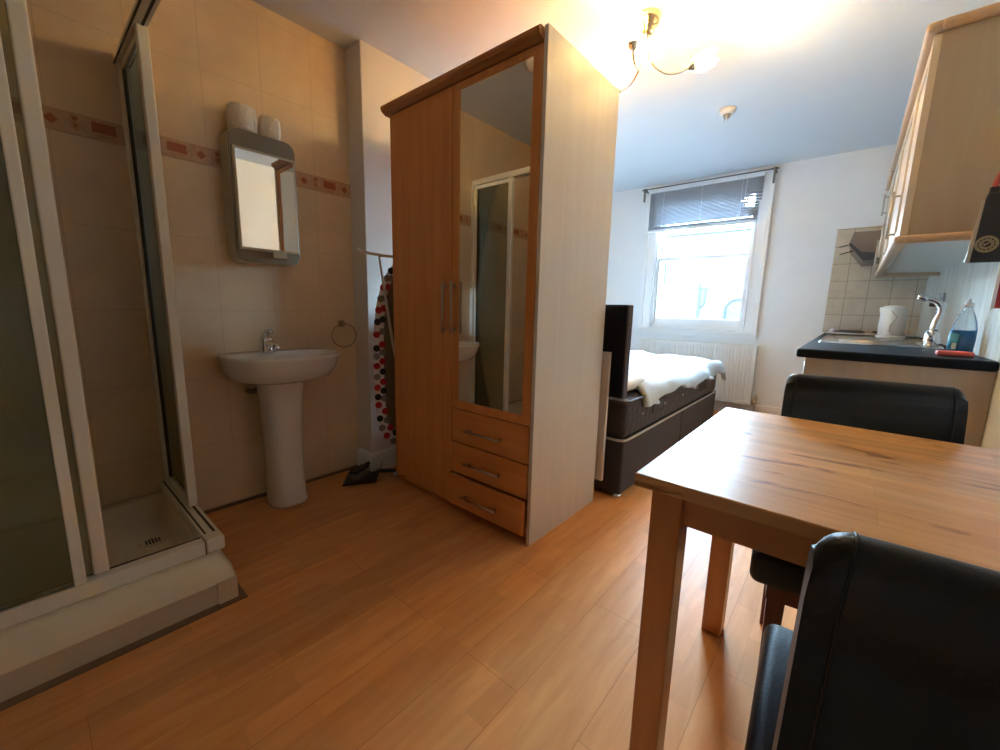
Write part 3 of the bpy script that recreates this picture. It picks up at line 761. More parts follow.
# ------------------------------------------------------------------ bed
BX0, BX1, BY0, BY1 = -2.165, -.872, 2.088, 4.12
t = thing('divan_bed', 'dark brown velvet double divan bed behind the wardrobe with a black headboard', 'bed', ((BX0+BX1)/2, 3.1, 0))
for nm, a, b in (('base_section', BY0, 3.125), ('base_section', 3.129, BY1)):
    obj(nm, nb(BX0, BX1, a, b, .024, .334, bev=.012, seg=2), 'divan', t)
mt = obj('mattress', nb(BX0+.005, BX1-.003, BY0+.004, BY1, .340, .574, bev=.04, seg=4), 'velvet', t, smooth=True)
for z in (.342, .562):
    bm = bmesh.new(); pl = rrect(BX0+.002, BX1+.003, BY0, BY1+.004, .045, 6)
    tube(bm, [(x, y_, z) for x, y_ in pl], .0075, 8, closed=True); obj('piping', bm, 'piping' if z < .4 else 'velvet', mt)
for yy in (2.60, 3.62):
    bm = bmesh.new(); pl = rrect(yy-.095, yy+.095, .425, .505, .006, 2)
    tube(bm, [(BX1+.0, a, b) for a, b in pl], .004, 6, closed=True)
    box(bm, BX1-.004, BX1+.003, yy-.085, yy+.085, .435, .495, bev=.002)
    for k_ in range(3): tube(bm, [(BX1+.004, yy-.085, .448+k_*.017), (BX1+.004, yy+.085, .448+k_*.017)], .0014, 5)
    obj('side_handle', bm, 'headb_edge', mt)
for i in range(5):
    bm = bmesh.new(); lathe(bm, [(.008, 0), (.008, .004), (.003, .006)], (BX1-.004, 2.35+i*.38, .455), 10, rot=Matrix.Rotation(R(90), 4, 'Y'))
    obj('vent_button', bm, 'piping', mt)
for x, y_ in ((BX1-.035, BY0+.035), (BX0+.06, BY0+.05), (BX1-.05, BY1-.06), (BX0+.06, BY1-.06), (BX1-.05, 3.05), (BX0+.06, 3.05)):
    bm = bmesh.new(); lathe(bm, [(.020, 0), (.028, .004), (.028, .014), (.012, .016), (.022, .020), (.022, .024)], (x, y_, 0), 18)
    obj('castor', bm, 'chrome', t, smooth=True)
bm = nb(BX0-.005, BX1-.008, 2.030, 2.077, .59, 1.085, bev=.012, seg=2); hb = obj('headboard', bm, ['headb'], t)
obj('headboard_border', nb(BX1-.0085, BX1+.002, 2.032, 2.086, .592, 1.084, bev=.004), 'headb_edge', hb)
for x in (-1.00, -2.04):
    obj('headboard_strut', nb(x, x+.052, 2.008, 2.029, .115, .835, bev=.002), 'birch', hb)
# bed linen
bm = bmesh.new(); nxn, nyn = 46, 64; vs = []
for j in range(nyn+1):
    row = []
    for i in range(nxn+1):
        u, v_ = i/nxn, j/nyn
        x = BX0+.01+u*1.375; y_ = 2.34+v_*1.99
        ov = max(0, x-(BX1-.045)); x2 = x; z = .615
        p = Vector((x*2.2, y_*1.6, 0))
        z += .036*noise.noise(p)+.034*noise.noise(p*2.6+Vector((5, 1, 0)))+.022*abs(noise.noise(Vector((x*9+y_*3, y_*4-x*2, 3))))
        z += .035*math.exp(-((y_-2.55)/.16)**2)*(.5+noise.noise(Vector((x*4, 1, 1))))
        edge = BX1+.038+.016*noise.noise(Vector((y_*2.5, 0, 2)))+.005*noise.noise(Vector((y_*9, 0, 7)))
        if ov > 0:
            th = min(1, ov/.11); x2 = BX1-.045+(edge-(BX1-.045))*math.sin(th*PI/2); z -= (.115+.012*noise.noise(Vector((y_*3, 3, 2))))*(1-math.cos(th*PI/2))
        ovy = max(0, y_-(BY1+.02))
        if ovy > 0: z -= .10*(ovy/.21)**2
        ys = y_
        if v_ < .12: ys += .05*noise.noise(Vector((x*3, 0, 9)))
        row.append(bm.verts.new((x2, ys, z)))
    vs.append(row)
for j in range(nyn):
    for i in range(nxn):
        f = bm.faces.new((vs[j][i], vs[j][i+1], vs[j+1][i+1], vs[j+1][i])); f.smooth = True
o = obj('duvet', bm, 'duvet', None, at=(-1.5, 3.3, .57)); tag(o, 'rumpled white duvet spread over the brown divan bed', 'duvet')
mm = o.modifiers.new('s', 'SOLIDIFY'); mm.thickness = .040; mm.offset = -1; subd(o, 1)
bm = bmesh.new(); nbx, nby = 26, 14; top = []; bot = []
PX0, PX1, PY0, PY1 = -1.55, -.905, 2.15, 2.50
for s_, dst in ((1, top), (-1, bot)):
    for j in range(nby+1):
        row = []
        for i in range(nbx+1):
            u, v_ = i/nbx*2-1, j/nby*2-1
            e = max(0, 1-u**4)*max(0, 1-v_**4); hgt = .055*e**.5
            x = (PX0+PX1)/2+(PX1-PX0)/2*u*(1-.05*v_*v_); y_ = (PY0+PY1)/2+(PY1-PY0)/2*v_*(1-.06*u*u)
            row.append(bm.verts.new((x, y_, .630+s_*hgt+.010*noise.noise(Vector((x*8, y_*8, 1)))+.015*v_)))
        dst.append(row)
for dst in (top, bot):
    for j in range(nby):
        for i in range(nbx):
            f = bm.faces.new((dst[j][i], dst[j][i+1], dst[j+1][i+1], dst[j+1][i])); f.smooth = True
bmesh.ops.remove_doubles(bm, verts=bm.verts[:], dist=.0005)
o = obj('pillow', bm, 'sheet', None, at=(-1.23, 2.32, .57)); tag(o, 'white pillow lying at the black headboard, partly under the duvet', 'pillow')

# ------------------------------------------------------------------ dining table and chairs
X0, X1, Y0, Y1 = -.280, .415, .735, 1.483
t = thing('dining_table', 'lacquered hardwood dining table pushed against the right wall', 'table', ((X0+X1)/2, (Y0+Y1)/2, 0))
o = obj('tabletop', nb(X0, X1, Y0, Y1, .724, .750, bev=.003), 'table', t)
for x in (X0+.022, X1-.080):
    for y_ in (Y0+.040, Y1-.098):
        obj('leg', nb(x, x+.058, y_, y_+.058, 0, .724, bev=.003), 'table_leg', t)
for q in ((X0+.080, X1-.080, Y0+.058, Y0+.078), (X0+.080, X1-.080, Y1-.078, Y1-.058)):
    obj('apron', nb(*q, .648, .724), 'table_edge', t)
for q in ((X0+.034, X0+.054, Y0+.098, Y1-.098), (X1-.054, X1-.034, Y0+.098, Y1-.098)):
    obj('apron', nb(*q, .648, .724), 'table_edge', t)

def chair(name, label, loc, rz, group):
    t = thing(name, label, 'chair', loc, rz, group)
    W = .199
    # back: side profile (y,z) padded, rolled top leaning away from the seat
    path = [(.030, .365), (.026, .45), (.012, .60), (-.010, .75), (-.024, .815), (-.033, .832)]
    prof = [(.052, .360), (.050, .45), (.036, .60), (.012, .75), (-.002, .815), (-.012, .850), (-.032, .862), (-.052, .852), (-.058, .820), (-.050, .75), (-.028, .60), (-.010, .45), (-.006, .360)]
    bm = bmesh.new(); prof = smooth_poly(prof, 3)
    prism(bm, prof, -W, W, 'x', bev=.024, bs=5)
    for v_ in bm.verts:
        if v_.co.z > .80: v_.co.x *= 1-.9*(v_.co.z-.80)**1.5*2
        v_.co.x *= 1+.05*max(0, .7-v_.co.z)
    for v_ in bm.verts: v_.co.z *= 1.012 if v_.co.z > .5 else 1
    b = obj('backrest', bm, 'leather', t, local=True)
    for p in b.data.polygons: p.use_smooth = len(p.vertices) < 6
    for s in (-1, 1):
        bm = bmesh.new()
        pl = [(y_*1.0, z) for y_, z in prof if z > .40]
        c = Vector((sum(p[0] for p in pl)/len(pl), sum(p[1] for p in pl)/len(pl)))
        tube(bm, [(s*(W-.024)*(1-1.8*max(0, p[1]-.80)**1.5), p[0], p[1]*(1.012 if p[1] > .5 else 1)) for p in prof], .0016, 6, closed=True)
        obj('seam', bm, 'leather', b, local=True)
    SW_ = .227; bm = nb(-SW_, SW_, .055, .425, .385, .468, bev=.022, seg=4)
    for v_ in bm.verts:
        if v_.co.z > .45: v_.co.z += .010*(1-(v_.co.x/SW_)**2)*(1-((v_.co.y-.23)/.20)**2)
    obj('seat', bm, 'leather', t, local=True, smooth=True)
    obj('seat_rail', nb(-W+.012, W-.012, .040, .410, .350, .388), 'chair_wood', t, local=True)
    for s in (-1, 1):
        for yy, back in ((.378, 0), (.035, 1)):
            bm = bmesh.new(); x = s*(W-.035); rings = []
            for z, w_, dy in ((0, .014, -.045 if back else .004), (.2, .017, -.018 if back else 0), (.388, .020, 0)):
                rings.append([bm.verts.new((x+a*w_, yy+dy+b*w_, z)) for a, b in ((-1, -1), (1, -1), (1, 1), (-1, 1))])
            for a, c_ in zip(rings, rings[1:]):
                for i in range(4): bm.faces.new((a[i], a[(i+1) % 4], c_[(i+1) % 4], c_[i]))
            bm.faces.new(rings[0]); bm.faces.new(rings[-1])
            obj('leg', bm, 'chair_wood', t, local=True)
    return t
chair('dining_chair', 'black leather dining chair nearest the camera with its back to the viewer', (.194, .486, 0), R(3.2), 'black leather dining chairs')
chair('dining_chair', 'black leather dining chair on the far side of the table facing the viewer', (.064, 1.572, 0), R(186), 'black leather dining chairs')

# ------------------------------------------------------------------ kitchen run
KY, KX = 2.325, -.177
t = thing('base_cabinet', 'light brown kitchen base cabinet under the black worktop', 'cabinet', (.15, 3.6, 0))
obj('end_panel', nb(-.140, RW-.002, KY+.012, KY+.030, 0, .862), 'cab_end', t)
bm = nb(-.115, RW, KY+.030, WW-.001, .10, .855); obj('body', bm, 'under', t)
obj('toe_kick', nb(-.075, RW, KY+.030, WW-.001, 0, .10), 'cab_end', t)
ys = [KY+.032, 2.85, 3.45, 4.05, WW-.005]
for a, b in zip(ys, ys[1:]):
    bm = nb(-.137, -.117, a+.002, b-.002, .105, .850, bev=.002); d = obj('door', bm, 'cream_door', t)
    bar_handle(d, (-.137, b-.05, .62), (-.137, b-.05, .80), (-.028, 0, 0), .006)
bm = nb(KX, RW, KY, WW, .862, .902, bev=.010, seg=3); o = obj('worktop', bm, 'worktop', None, at=(.13, 3.6, .862)); tag(o, 'black laminate kitchen worktop along the right wall', 'worktop')
o = obj('tile_splashback', nb(-.196, RW, WW-.008, WW, .902, 1.818), 'splash', None, at=(.12, WW, .902)); tag(o, 'sand coloured square wall tiles behind the hob', 'wall tiles')
m_, nt, b_ = newmat('striped_splashback')
tc = N(nt, 'ShaderNodeTexCoord'); wv = N(nt, 'ShaderNodeTexNoise'); mp = N(nt, 'ShaderNodeMapping'); mp.inputs['Scale'].default_value = (30, 30, .6)
nt.links.new(tc.outputs['Object'], mp.inputs[0]); nt.links.new(mp.outputs[0], wv.inputs['Vector']); wv.inputs['Scale'].default_value = 1
cr = N(nt, 'ShaderNodeValToRGB'); cr.color_ramp.elements[0].color = (.52, .50, .42, 1); cr.color_ramp.elements[1].color = (.72, .72, .66, 1); cr.color_ramp.elements[0].position = .35; cr.color_ramp.elements[1].position = .65
nt.links.new(wv.outputs['Fac'], cr.inputs[0]); nt.links.new(cr.outputs[0], b_.inputs['Base Color']); b_.inputs['Roughness'].default_value = .3
o = obj('splashback_panel', nb(RW-.006, RW, KY, WW-.008, .902, 1.374), m_, None, at=(RW, 3.6, .902)); tag(o, 'pale streaked splashback panel under the wall cabinet', 'splashback')

# wall cabinets
CZ0, CZ1, CX = 1.372, 2.098, .125
def framed_door(parent, y0, y1, z0, z1, hy, hz0, hz1):
    bm = bmesh.new(); f = .055; xo, xi = CX-.022, CX-.001
    for q in ((y0, y0+f, z0, z1), (y1-f, y1, z0, z1), (y0+f, y1-f, z0, z0+f), (y0+f, y1-f, z1-f, z1)): box(bm, xo, xi, q[0], q[1], q[2], q[3])
    box(bm, xo+.008, xi, y0+f, y1-f, z0+f, z1-f)
    d = obj('door', bm, 'cream_door', parent)
    if hy: bar_handle(d, (xo, hy, hz0), (xo, hy, hz1), (-.026, 0, 0), .0058)
t = thing('wall_cabinet', 'cream wall cabinet with light brown end panel above the sink', 'cabinet', (.28, 3.28, CZ0))
obj('end_panel', nb(CX-.001, RW, KY, KY+.018, CZ0, CZ1), 'cab_end', t)
obj('body', nb(CX, RW, KY+.018, 4.235, CZ0+.012, CZ1), 'cream_door', t)
obj('underside', nb(CX+.004, RW, KY+.018, 4.230, CZ0+.002, CZ0+.012), 'under', t)
framed_door(t, KY+.006, 2.835, CZ0+.004, CZ1-.003, 2.765, 1.425, 1.640)
framed_door(t, 2.839, 3.60, CZ0+.004, CZ1-.003, 3.50, 1.415, 1.610)
framed_door(t, 3.604, 4.233, CZ0+.004, CZ1-.003, 4.17, 1.415, 1.610)
def pelmet(z0, z1, xo):
    bm = bmesh.new(); q = rrect(xo, CX+.008, z0, z1, (z1-z0)*.45, 4)
    box(bm, xo, CX+.006, KY-.022, 4.25, z0, z1, bev=(z1-z0)*.38, seg=3)
    box(bm, CX-.01, RW, KY-.026, KY+.012, z0, z1, bev=(z1-z0)*.38, seg=3)
    return bm
pm = pelmet(CZ0-.028, CZ0+.002, CX-.038)
box(pm, CX+.004, RW, 4.218, 4.234, CZ0-.024, CZ0+.001)
obj('pelmet', pm, 'cab_edge', t)
obj('cornice', pelmet(CZ1, CZ1+.034, CX-.048), 'cab_edge', t)
t = thing('bridging_cabinet', 'short cream wall cabinet over the cooker hood by the window wall', 'cabinet', (.28, 4.55, 1.80))
obj('body', nb(CX, RW, 4.240, WW, 1.80, CZ1), 'cream_door', t)
framed_door(t, 4.242, WW-.005, 1.803, CZ1-.003, 4.52, 1.84, 2.00)
obj('cornice', nb(CX-.048, CX+.006, 4.252, WW-.001, CZ1, CZ1+.034, bev=.012, seg=3), 'cab_edge', t)

# hood
t = thing('cooker_hood', 'grey metal cooker hood with pulled-out visor above the hob', 'cooker hood', (.2, 4.56, 1.5))
prof = [(RW, 1.795), (-.070, 1.700), (-.082, 1.640), (-.004, 1.545), (.06, 1.530), (RW, 1.530)]
prof = [(RW, 1.700), (-.070, 1.700), (-.086, 1.628), (-.010, 1.548), (.05, 1.540), (RW, 1.540)]
bm = bmesh.new(); prism(bm, prof, 4.30, 4.85, 'y', bev=.003); obj('casing', bm, 'hood', t)
bm = bmesh.new(); prism(bm, [(-.090, 1.628), (-.086, 1.600), (.006, 1.482), (.10, 1.490), (RW-.01, 1.500), (RW-.01, 1.539), (.05, 1.539), (-.010, 1.547)], 4.305, 4.845, 'y', bev=.002)
obj('visor', bm, 'hood_dark', t)
bm = bmesh.new(); tube(bm, [(-.080, 4.32, 1.610), (-.150, 4.32, 1.592)], .004, 8); obj('visor_arm', bm, 'rubber', t)
bm = bmesh.new(); tube(bm, [(-.060, 4.32, 1.56), (-.140, 4.32, 1.535)], .004, 8); obj('visor_arm', bm, 'rubber', t)
obj('duct', nb(.20, .40, 4.45, 4.70, 1.701, 1.799), 'hood', t)

# hob
t = thing('electric_hob', 'steel four plate electric hob on the worktop against the window wall', 'hob', (.13, 4.55, .902))
bm = nb(-.145, .385, 4.28, 4.80, .9025, .921, bev=.005, seg=2); obj('hob_surface', bm, 'hob', t)
for x, y_, r_ in ((.0, 4.41, .085), (.0, 4.66, .07), (.235, 4.41, .07), (.235, 4.66, .085)):
    bm = bmesh.new(); lathe(bm, [(r_+.012, .0), (r_+.010, .006), (r_, .012), (r_*.4, .012), (r_*.3, .009)], (x, y_, .921), 28); obj('hotplate', bm, 'plate', t, smooth=True)
for i in range(4):
    bm = bmesh.new(); lathe(bm, [(.017, 0), (.017, .016), (.012, .020)], (-.115, 4.36+i*.115, .921), 14); obj('knob', bm, 'kettle', t)

# sink
t = thing('kitchen_sink', 'stainless steel inset sink with drainer in the black worktop', 'sink', (.12, 3.45, .902))
bm = bmesh.new(); SX0, SX1, S0, S1 = -.135, .375, 2.99, 4.00
prof = [(0, .0008), (.006, .008), (.016, .009), (.024, .0045), (.06, .0035)]
rings = [[bm.verts.new((x, y_, .902+z)) for x, y_ in rrect(SX0+i_, SX1-i_, S0+i_, S1-i_, .05-i_*.5, 5)] for i_, z in prof]
for a, b in zip(rings, rings[1:]):
    for i in range(len(a)):
        j = (i+1) % len(a); f = bm.faces.new((a[i], a[j], b[j], b[i])); f.smooth = True
bm.faces.new(rings[-1]); obj('sink_rim', bm, 'chrome', t)
bm = bmesh.new()
for i_, z in ((0, .0045), (.012, .0035), (.03, .0030)):
    pass
rings = [[bm.verts.new((x, y_, .902+z)) for x, y_ in rrect(SX0+.06+i_, SX1-.10-i_, 3.50+i_, 3.93-i_, .06, 5)] for i_, z in ((0, .0050), (.006, .0065), (.012, .0050), (.02, .0040))]
for a, b in zip(rings, rings[1:]):
    for i in range(len(a)):
        j = (i+1) % len(a); f = bm.faces.new((a[i], a[j], b[j], b[i])); f.smooth = True
bm.faces.new(rings[-1]); obj('bowl', bm, 'steel', t)
bm = bmesh.new()
for i in range(7): tube(bm, [(SX0+.09, 3.06+i*.055, .9065), (SX1-.08, 3.06+i*.055, .9065)], .003, 6)
obj('drainer_ribs', bm, 'steel', t)
t = thing('kitchen_tap', 'chrome kitchen mixer tap standing behind the sink', 'tap', (.33, 3.20, .908))
tx, ty = .335, 3.13
bm = bmesh.new(); lathe(bm, [(.028, -.004), (.030, .01), (.034, .035), (.030, .06), (.018, .075), (.015, .09)], (tx, ty, .910), 20)
tube(bm, curve_pts([(tx, ty, .99), (tx+.008, ty, 1.05), (tx+.014, ty, 1.10), (tx-.004, ty, 1.135), (tx-.050, ty, 1.158)], 6), [.019]*6+[.016]*18+[.014], 12)
sp = obj('spout', bm, 'chrome', t, smooth=True)
bm = bmesh.new(); lathe(bm, [(.015, -.022), (.020, -.014), (.020, .014), (.015, .022)], (tx-.062, ty, 1.160), 14, rot=Matrix.Rotation(R(-75), 4, 'Y')); obj('spray_head', bm, 'chrome', sp, smooth=True)
bm = bmesh.new(); tube(bm, [(tx-.01, ty-.02, .955), (tx-.02, ty-.06, .975), (tx-.03, ty-.09, .985)], [.008, .007, .006], 10); obj('lever', bm, 'chrome', t, smooth=True)

# kettle
kx, ky = .225, 4.10
t = thing('electric_kettle', 'white plastic electric kettle on its base between the sink and hob', 'kettle', (kx, ky, .902))
bm = bmesh.new(); lathe(bm, [(.080, .0), (.082, .010), (.076, .020)], (kx, ky, .902), 28); obj('base', bm, 'kettle', t, smooth=True)
bm = bmesh.new(); lathe(bm, [(.064, .022), (.071, .030), (.073, .09), (.068, .16), (.062, .210), (.056, .220)], (kx, ky, .902), 32)
for v_ in bm.verts:
    zz = v_.co.z-.902
    if zz > .15 and v_.co.x < kx-.04: v_.co.x -= .022*(zz-.15)/.07
bd = obj('jug', bm, 'kettle', t, smooth=True)
bm = bmesh.new(); lathe(bm, [(.060, 0), (.060, .006), (.030, .014), (.012, .016)], (kx, ky, 1.122), 24); obj('lid', bm, 'kettle', bd, smooth=True)
bm = bmesh.new(); tube(bm, curve_pts([(kx+.035, ky+.035, 1.112), (kx+.060, ky+.085, 1.105), (kx+.064, ky+.095, 1.04), (kx+.055, ky+.080, .965), (kx+.040, ky+.050, .945)], 6), .013, 12)
obj('handle', bm, 'kettle', bd, smooth=True)
bm = bmesh.new(); tube(bm, curve_pts([(kx-.02, ky-.076, 1.10), (kx+.012, ky-.078, 1.05), (kx-.012, ky-.080, 1.00), (kx-.015, ky-.079, .95)], 6), .003, 6); obj('water_gauge', bm, 'steel', bd)
bm = bmesh.new(); tube(bm, curve_pts([(kx+.07, ky, .908), (kx+.12, ky-.05, .908), (kx+.15, ky+.0, .908), (kx+.19, ky-.04, .94), (RW-.008, ky-.1, 1.10)], 6), .003, 6); obj('cable', bm, 'rubber', t)

# detergent bottle
bx, by_ = .375, 2.66
t = thing('detergent_bottle', 'clear plastic bottle half full of blue washing-up liquid by the worktop wall', 'bottle', (bx, by_, .902))
def ell(bm, prof, sx=1, sy=.62, seg=28): return lathe(bm, prof, (bx, by_, .902), seg, sx=sx, sy=sy)
bm = bmesh.new(); ell(bm, [(.034, .001), (.039, .006), (.0405, .06), (.040, .105), (.034, .140), (.024, .172), (.013, .195), (.011, .205)]); obj('shell', bm, 'bottle', t, smooth=True)
bm = bmesh.new(); ell(bm, [(.032, .004), (.0375, .009), (.0390, .06), (.0385, .104)]); obj('blue_liquid', bm, 'blue', t, smooth=True)
bm = bmesh.new(); lathe(bm, [(.014, .203), (.0145, .222), (.011, .226), (.006, .228), (.005, .238)], (bx, by_, .902), 18); obj('cap', bm, 'kettle', t, smooth=True)
bm = bmesh.new(); n = 10; a = []
for z in (.018, .088):
    a.append([bm.verts.new((bx+.0412*math.cos(u), by_+.0412*.62*math.sin(u), .902+z)) for u in [PI*1.02+(PI*.38)*i/n for i in range(n+1)]])
for i in range(n): bm.faces.new((a[0][i], a[0][i+1], a[1][i+1], a[1][i])).smooth = True
o = obj('front_label', bm, 'label', t); mm = o.modifiers.new('s', 'SOLIDIFY'); mm.thickness = .0006
bm = bmesh.new(); a = []
for z in (.022, .048):
    a.append([bm.verts.new((bx+.0422*math.cos(u), by_+.0422*.62*math.sin(u), .902+z)) for u in [PI*1.25+.36*i/4 for i in range(5)]])
for i in range(4): bm.faces.new((a[0][i], a[0][i+1], a[1][i+1], a[1][i]))
obj('label_print', bm, 'label2', o)
bm = nb(.285, .390, 2.455, 2.520, .9025, .923, bev=.007, seg=3); o = obj('sponge', bm, 'red', None, at=(.34, 2.49, .902), smooth=True); tag(o, 'red sponge lying on the black worktop in front of the blue bottle', 'sponge')

# sockets
t = thing('double_socket', 'grey double wall socket on the splashback behind the tap', 'socket', (RW-.006, 3.91, 1.17))
obj('face_plate', nb(RW-.016, RW-.006, 3.80, 4.02, 1.125, 1.215, bev=.003), 'socket', t)
for yy in (3.86, 3.96):
    bm = nb(RW-.019, RW-.0155, yy-.012, yy+.012, 1.19, 1.206, bev=.001); obj('switch', bm, 'kettle', t)
    bm = bmesh.new()
    for dy, dz, a_, b_2 in ((-.011, 0, .006, .004), (.011, 0, .006, .004), (0, .02, .004, .007)): box(bm, RW-.017, RW-.0155, yy+dy-a_/2-.001, yy+dy+a_/2+.001, 1.150+dz-b_2, 1.150+dz+b_2)
    obj('pin_holes', bm, 'rubber', t)
bm = nb(RW-.055, RW-.019, 3.935, 3.985, 1.128, 1.180, bev=.006); o = obj('plug', bm, 'rubber', None, at=(RW-.019, 3.96, 1.155)); tag(o, 'dark plug pushed into the double socket behind the tap', 'plug')

# pouch with round emblem and red box, on the wall this side of the cabinet
t = thing('hanging_pouch', 'black pouch with a round gold emblem hanging from a red strap by the cabinet end', 'pouch', (.345, 2.12, 1.47))
px0, px1 = .290, .375
bm = bmesh.new(); prism(bm, [(.276, 1.243), (.350, 1.243), (.352, 1.42), (.318, 1.448), (.312, 1.462), (.288, 1.462), (.284, 1.44)], 2.10, 2.128, 'y', bev=.004); obj('pouch_body', bm, 'blackbag', t)
bm = bmesh.new(); prism(bm, [(.266, 1.243), (.2765, 1.243), (.2845, 1.44), (.280, 1.44)], 2.102, 2.126, 'y'); obj('side_strip', bm, 'steel', t)
ec = (.306, 1.300)
def ringm(bm, r0, r1, y0, y1, n=28, c=ec):
    A = [[bm.verts.new((c[0]+r*math.cos(2*PI*i/n), yy, c[1]+r*math.sin(2*PI*i/n))) for i in range(n)] for r, yy in ((r0, y1), (r0, y0), (r1, y0), (r1, y1))]
    for k_ in range(3):
        for i in range(n): bm.faces.new((A[k_][i], A[k_][(i+1) % n], A[k_+1][(i+1) % n], A[k_+1][i]))
bm = bmesh.new(); ringm(bm, .020, .027, 2.0985, 2.1); ringm(bm, .010, .016, 2.0985, 2.1)
prism(bm, [(ec[0]-.009, ec[1]+.002), (ec[0]-.004, ec[1]-.007), (ec[0]+.010, ec[1]+.008), (ec[0]+.007, ec[1]+.010), (ec[0]-.003, ec[1]), (ec[0]-.006, ec[1]+.005)], 2.0985, 2.1, 'y')
for i in range(12):
    a = 2*PI*i/12+.1; box(bm, -.0015, .0015, 2.0987, 2.0999, -.002, .002, mat=Matrix.Translation((ec[0]+.018*math.cos(a), 0, ec[1]+.018*math.sin(a))))
obj('round_emblem', bm, 'gold', t)
bm = bmesh.new(); tube(bm, curve_pts([(.300, 2.114, 1.455), (.303, 2.114, 1.50), (.322, 2.116, 1.548), (.375, 2.118, 1.575), (RW, 2.12, 1.58)], 6), .008, 10); obj('strap', bm, 'redstrap', t)
obj('clip', nb(.290, .312, 2.104, 2.124, 1.458, 1.482, bev=.003), 'rubber', t)
t = thing('fire_blanket_box', 'red wall box with a white edge under the hanging black pouch', 'box', (.39, 2.15, 1.09))
obj('red_case', nb(.352, RW, 2.10, 2.135, 1.092, 1.240, bev=.003), 'redbox', t)
obj('white_edge', nb(.343, .3525, 2.099, 2.112, 1.090, 1.242, bev=.002), 'white', t)
bm = bmesh.new()
for k_ in range(3): box(bm, .375, .430, 2.0985, 2.1005, 1.205-k_*.012, 1.209-k_*.012)
obj('print_lines', bm, 'motif', t)

# ------------------------------------------------------------------ ceiling fittings
LX, LY = -.932, 2.138
t = thing('ceiling_lamp', 'chrome three-arm ceiling lamp with glowing tulip shades beyond the wardrobe', 'ceiling lamp', (LX, LY, H))
bm = bmesh.new(); lathe(bm, [(.012, -.086), (.026, -.082), (.034, -.060), (.038, -.044), (.054, -.036), (.058, -.010), (.056, 0)], (LX, LY, H), 32); obj('ceiling_rose', bm, 'bronze', t, smooth=True)
LAMPS = []
for k_, (ang, rad, zb, tip) in enumerate(((38, .215, 2.250, 1.25), (-84, .185, 2.238, .16), (148, .215, 2.245, 1.25))):
    a = R(ang); dv = Vector((math.cos(a), math.sin(a), 0))
    P0 = Vector((LX, LY, 0))+dv*.015
    def q(r_, z): return Vector((LX, LY, z))+dv*r_
    if tip < .3: pts = [q(.015, 2.41), q(.020, 2.32), q(.05, 2.225), q(.11, 2.185), q(.165, 2.205), q(rad, zb)]; ax = (dv*.22+Vector((0, 0, 1))).normalized()
    else: pts = [q(.015, 2.41), q(.012, 2.33), q(.04, 2.255), q(.10, 2.215), q(.16, 2.215), q(rad, zb-.012)]; ax = (dv*tip+Vector((0, 0, .55))).normalized()
    bm = bmesh.new(); tube(bm, curve_pts(pts, 6), .0055, 10); ar = obj('arm', bm, 'chrome', t, smooth=True)
    base = pts[-1]; rot = Vector((0, 0, 1)).rotation_difference(ax).to_matrix().to_4x4()
    bm = bmesh.new(); lathe(bm, [(.006, -.012), (.014, -.006), (.020, .006), (.024, .022), (.022, .026)], base, 20, rot=rot); obj('lamp_holder', bm, 'chrome', ar, smooth=True)
    bm = bmesh.new(); seg = 40; rings = []
    for r_, z in ((.020, .020), (.034, .036), (.043, .060), (.045, .085), (.040, .108), (.036, .122)):
        ring = []
        for i in range(seg):
            th = 2*PI*i/seg; sc_ = max(0, (z-.07)/.05); w_ = r_*(1+.06*sc_*math.cos(5*th)); zz = z+.010*sc_*math.cos(5*th)
            ring.append(bm.verts.new(base+rot.to_3x3() @ Vector((w_*math.cos(th), w_*math.sin(th), zz))))
        rings.append(ring)
    for u, v_ in zip(rings, rings[1:]):
        for i in range(seg):
            f = bm.faces.new((u[i], u[(i+1) % seg], v_[(i+1) % seg], v_[i])); f.smooth = True
    sh = obj('lamp_shade', bm, 'shade', ar)
    mm = sh.modifiers.new('s', 'SOLIDIFY'); mm.thickness = .002
    bm = bmesh.new(); lathe(bm, [(.008, .024), (.011, .028), (.012, .036), (.008, .040), (.003, .041)], base, 16, rot=rot); obj('bulb', bm, 'bulb', ar, smooth=True)
    LAMPS.append((base+ax*.058, ax))
for k_, (p, ax) in enumerate(LAMPS):
    ld = bpy.data.lights.new('bulb_light', 'POINT'); ld.energy = 16.5; ld.color = (1, .79, .50); ld.shadow_soft_size = .02
    lo_ = bpy.data.objects.new('bulb_light', ld); lo_.location = p; C.objects.link(lo_)

t = thing('smoke_alarm', 'small round white smoke alarm on the ceiling beyond the lamp', 'smoke alarm', (-.845, 3.392, H))
bm = bmesh.new(); lathe(bm, [(.034, -.036), (.046, -.030), (.050, -.016), (.052, 0)], (-.845, 3.392, H), 28); obj('housing', bm, 'alarm', t, smooth=True)
bm = bmesh.new(); lathe(bm, [(.010, -.060), (.020, -.056), (.024, -.045), (.024, -.036)], (-.845, 3.392, H), 20); obj('sensor_cage', bm, 'steel', t, smooth=True)
bm = bmesh.new(); tube(bm, [(-.852, 3.37, H-.055), (-.855, 3.365, H-.085)], .003, 6); tube(bm, [(-.835, 3.37, H-.055), (-.835, 3.365, H-.085)], .003, 6); obj('clip_pair', bm, 'steel', t)

t = thing('flush_ceiling_light', 'unlit flush dome ceiling light seen in the wardrobe mirror', 'ceiling light', (-1.52, .66, H))
bm = bmesh.new(); lathe(bm, [(.118, -.022), (.125, -.018), (.125, 0)], (-1.52, .66, H), 36); obj('rim', bm, 'chrome', t, smooth=True)
bm = bmesh.new(); lathe(bm, [(.004, -.070), (.05, -.064), (.09, -.048), (.112, -.022)], (-1.52, .66, H), 36); obj('glass_dome', bm, 'ceramic', t, smooth=True)

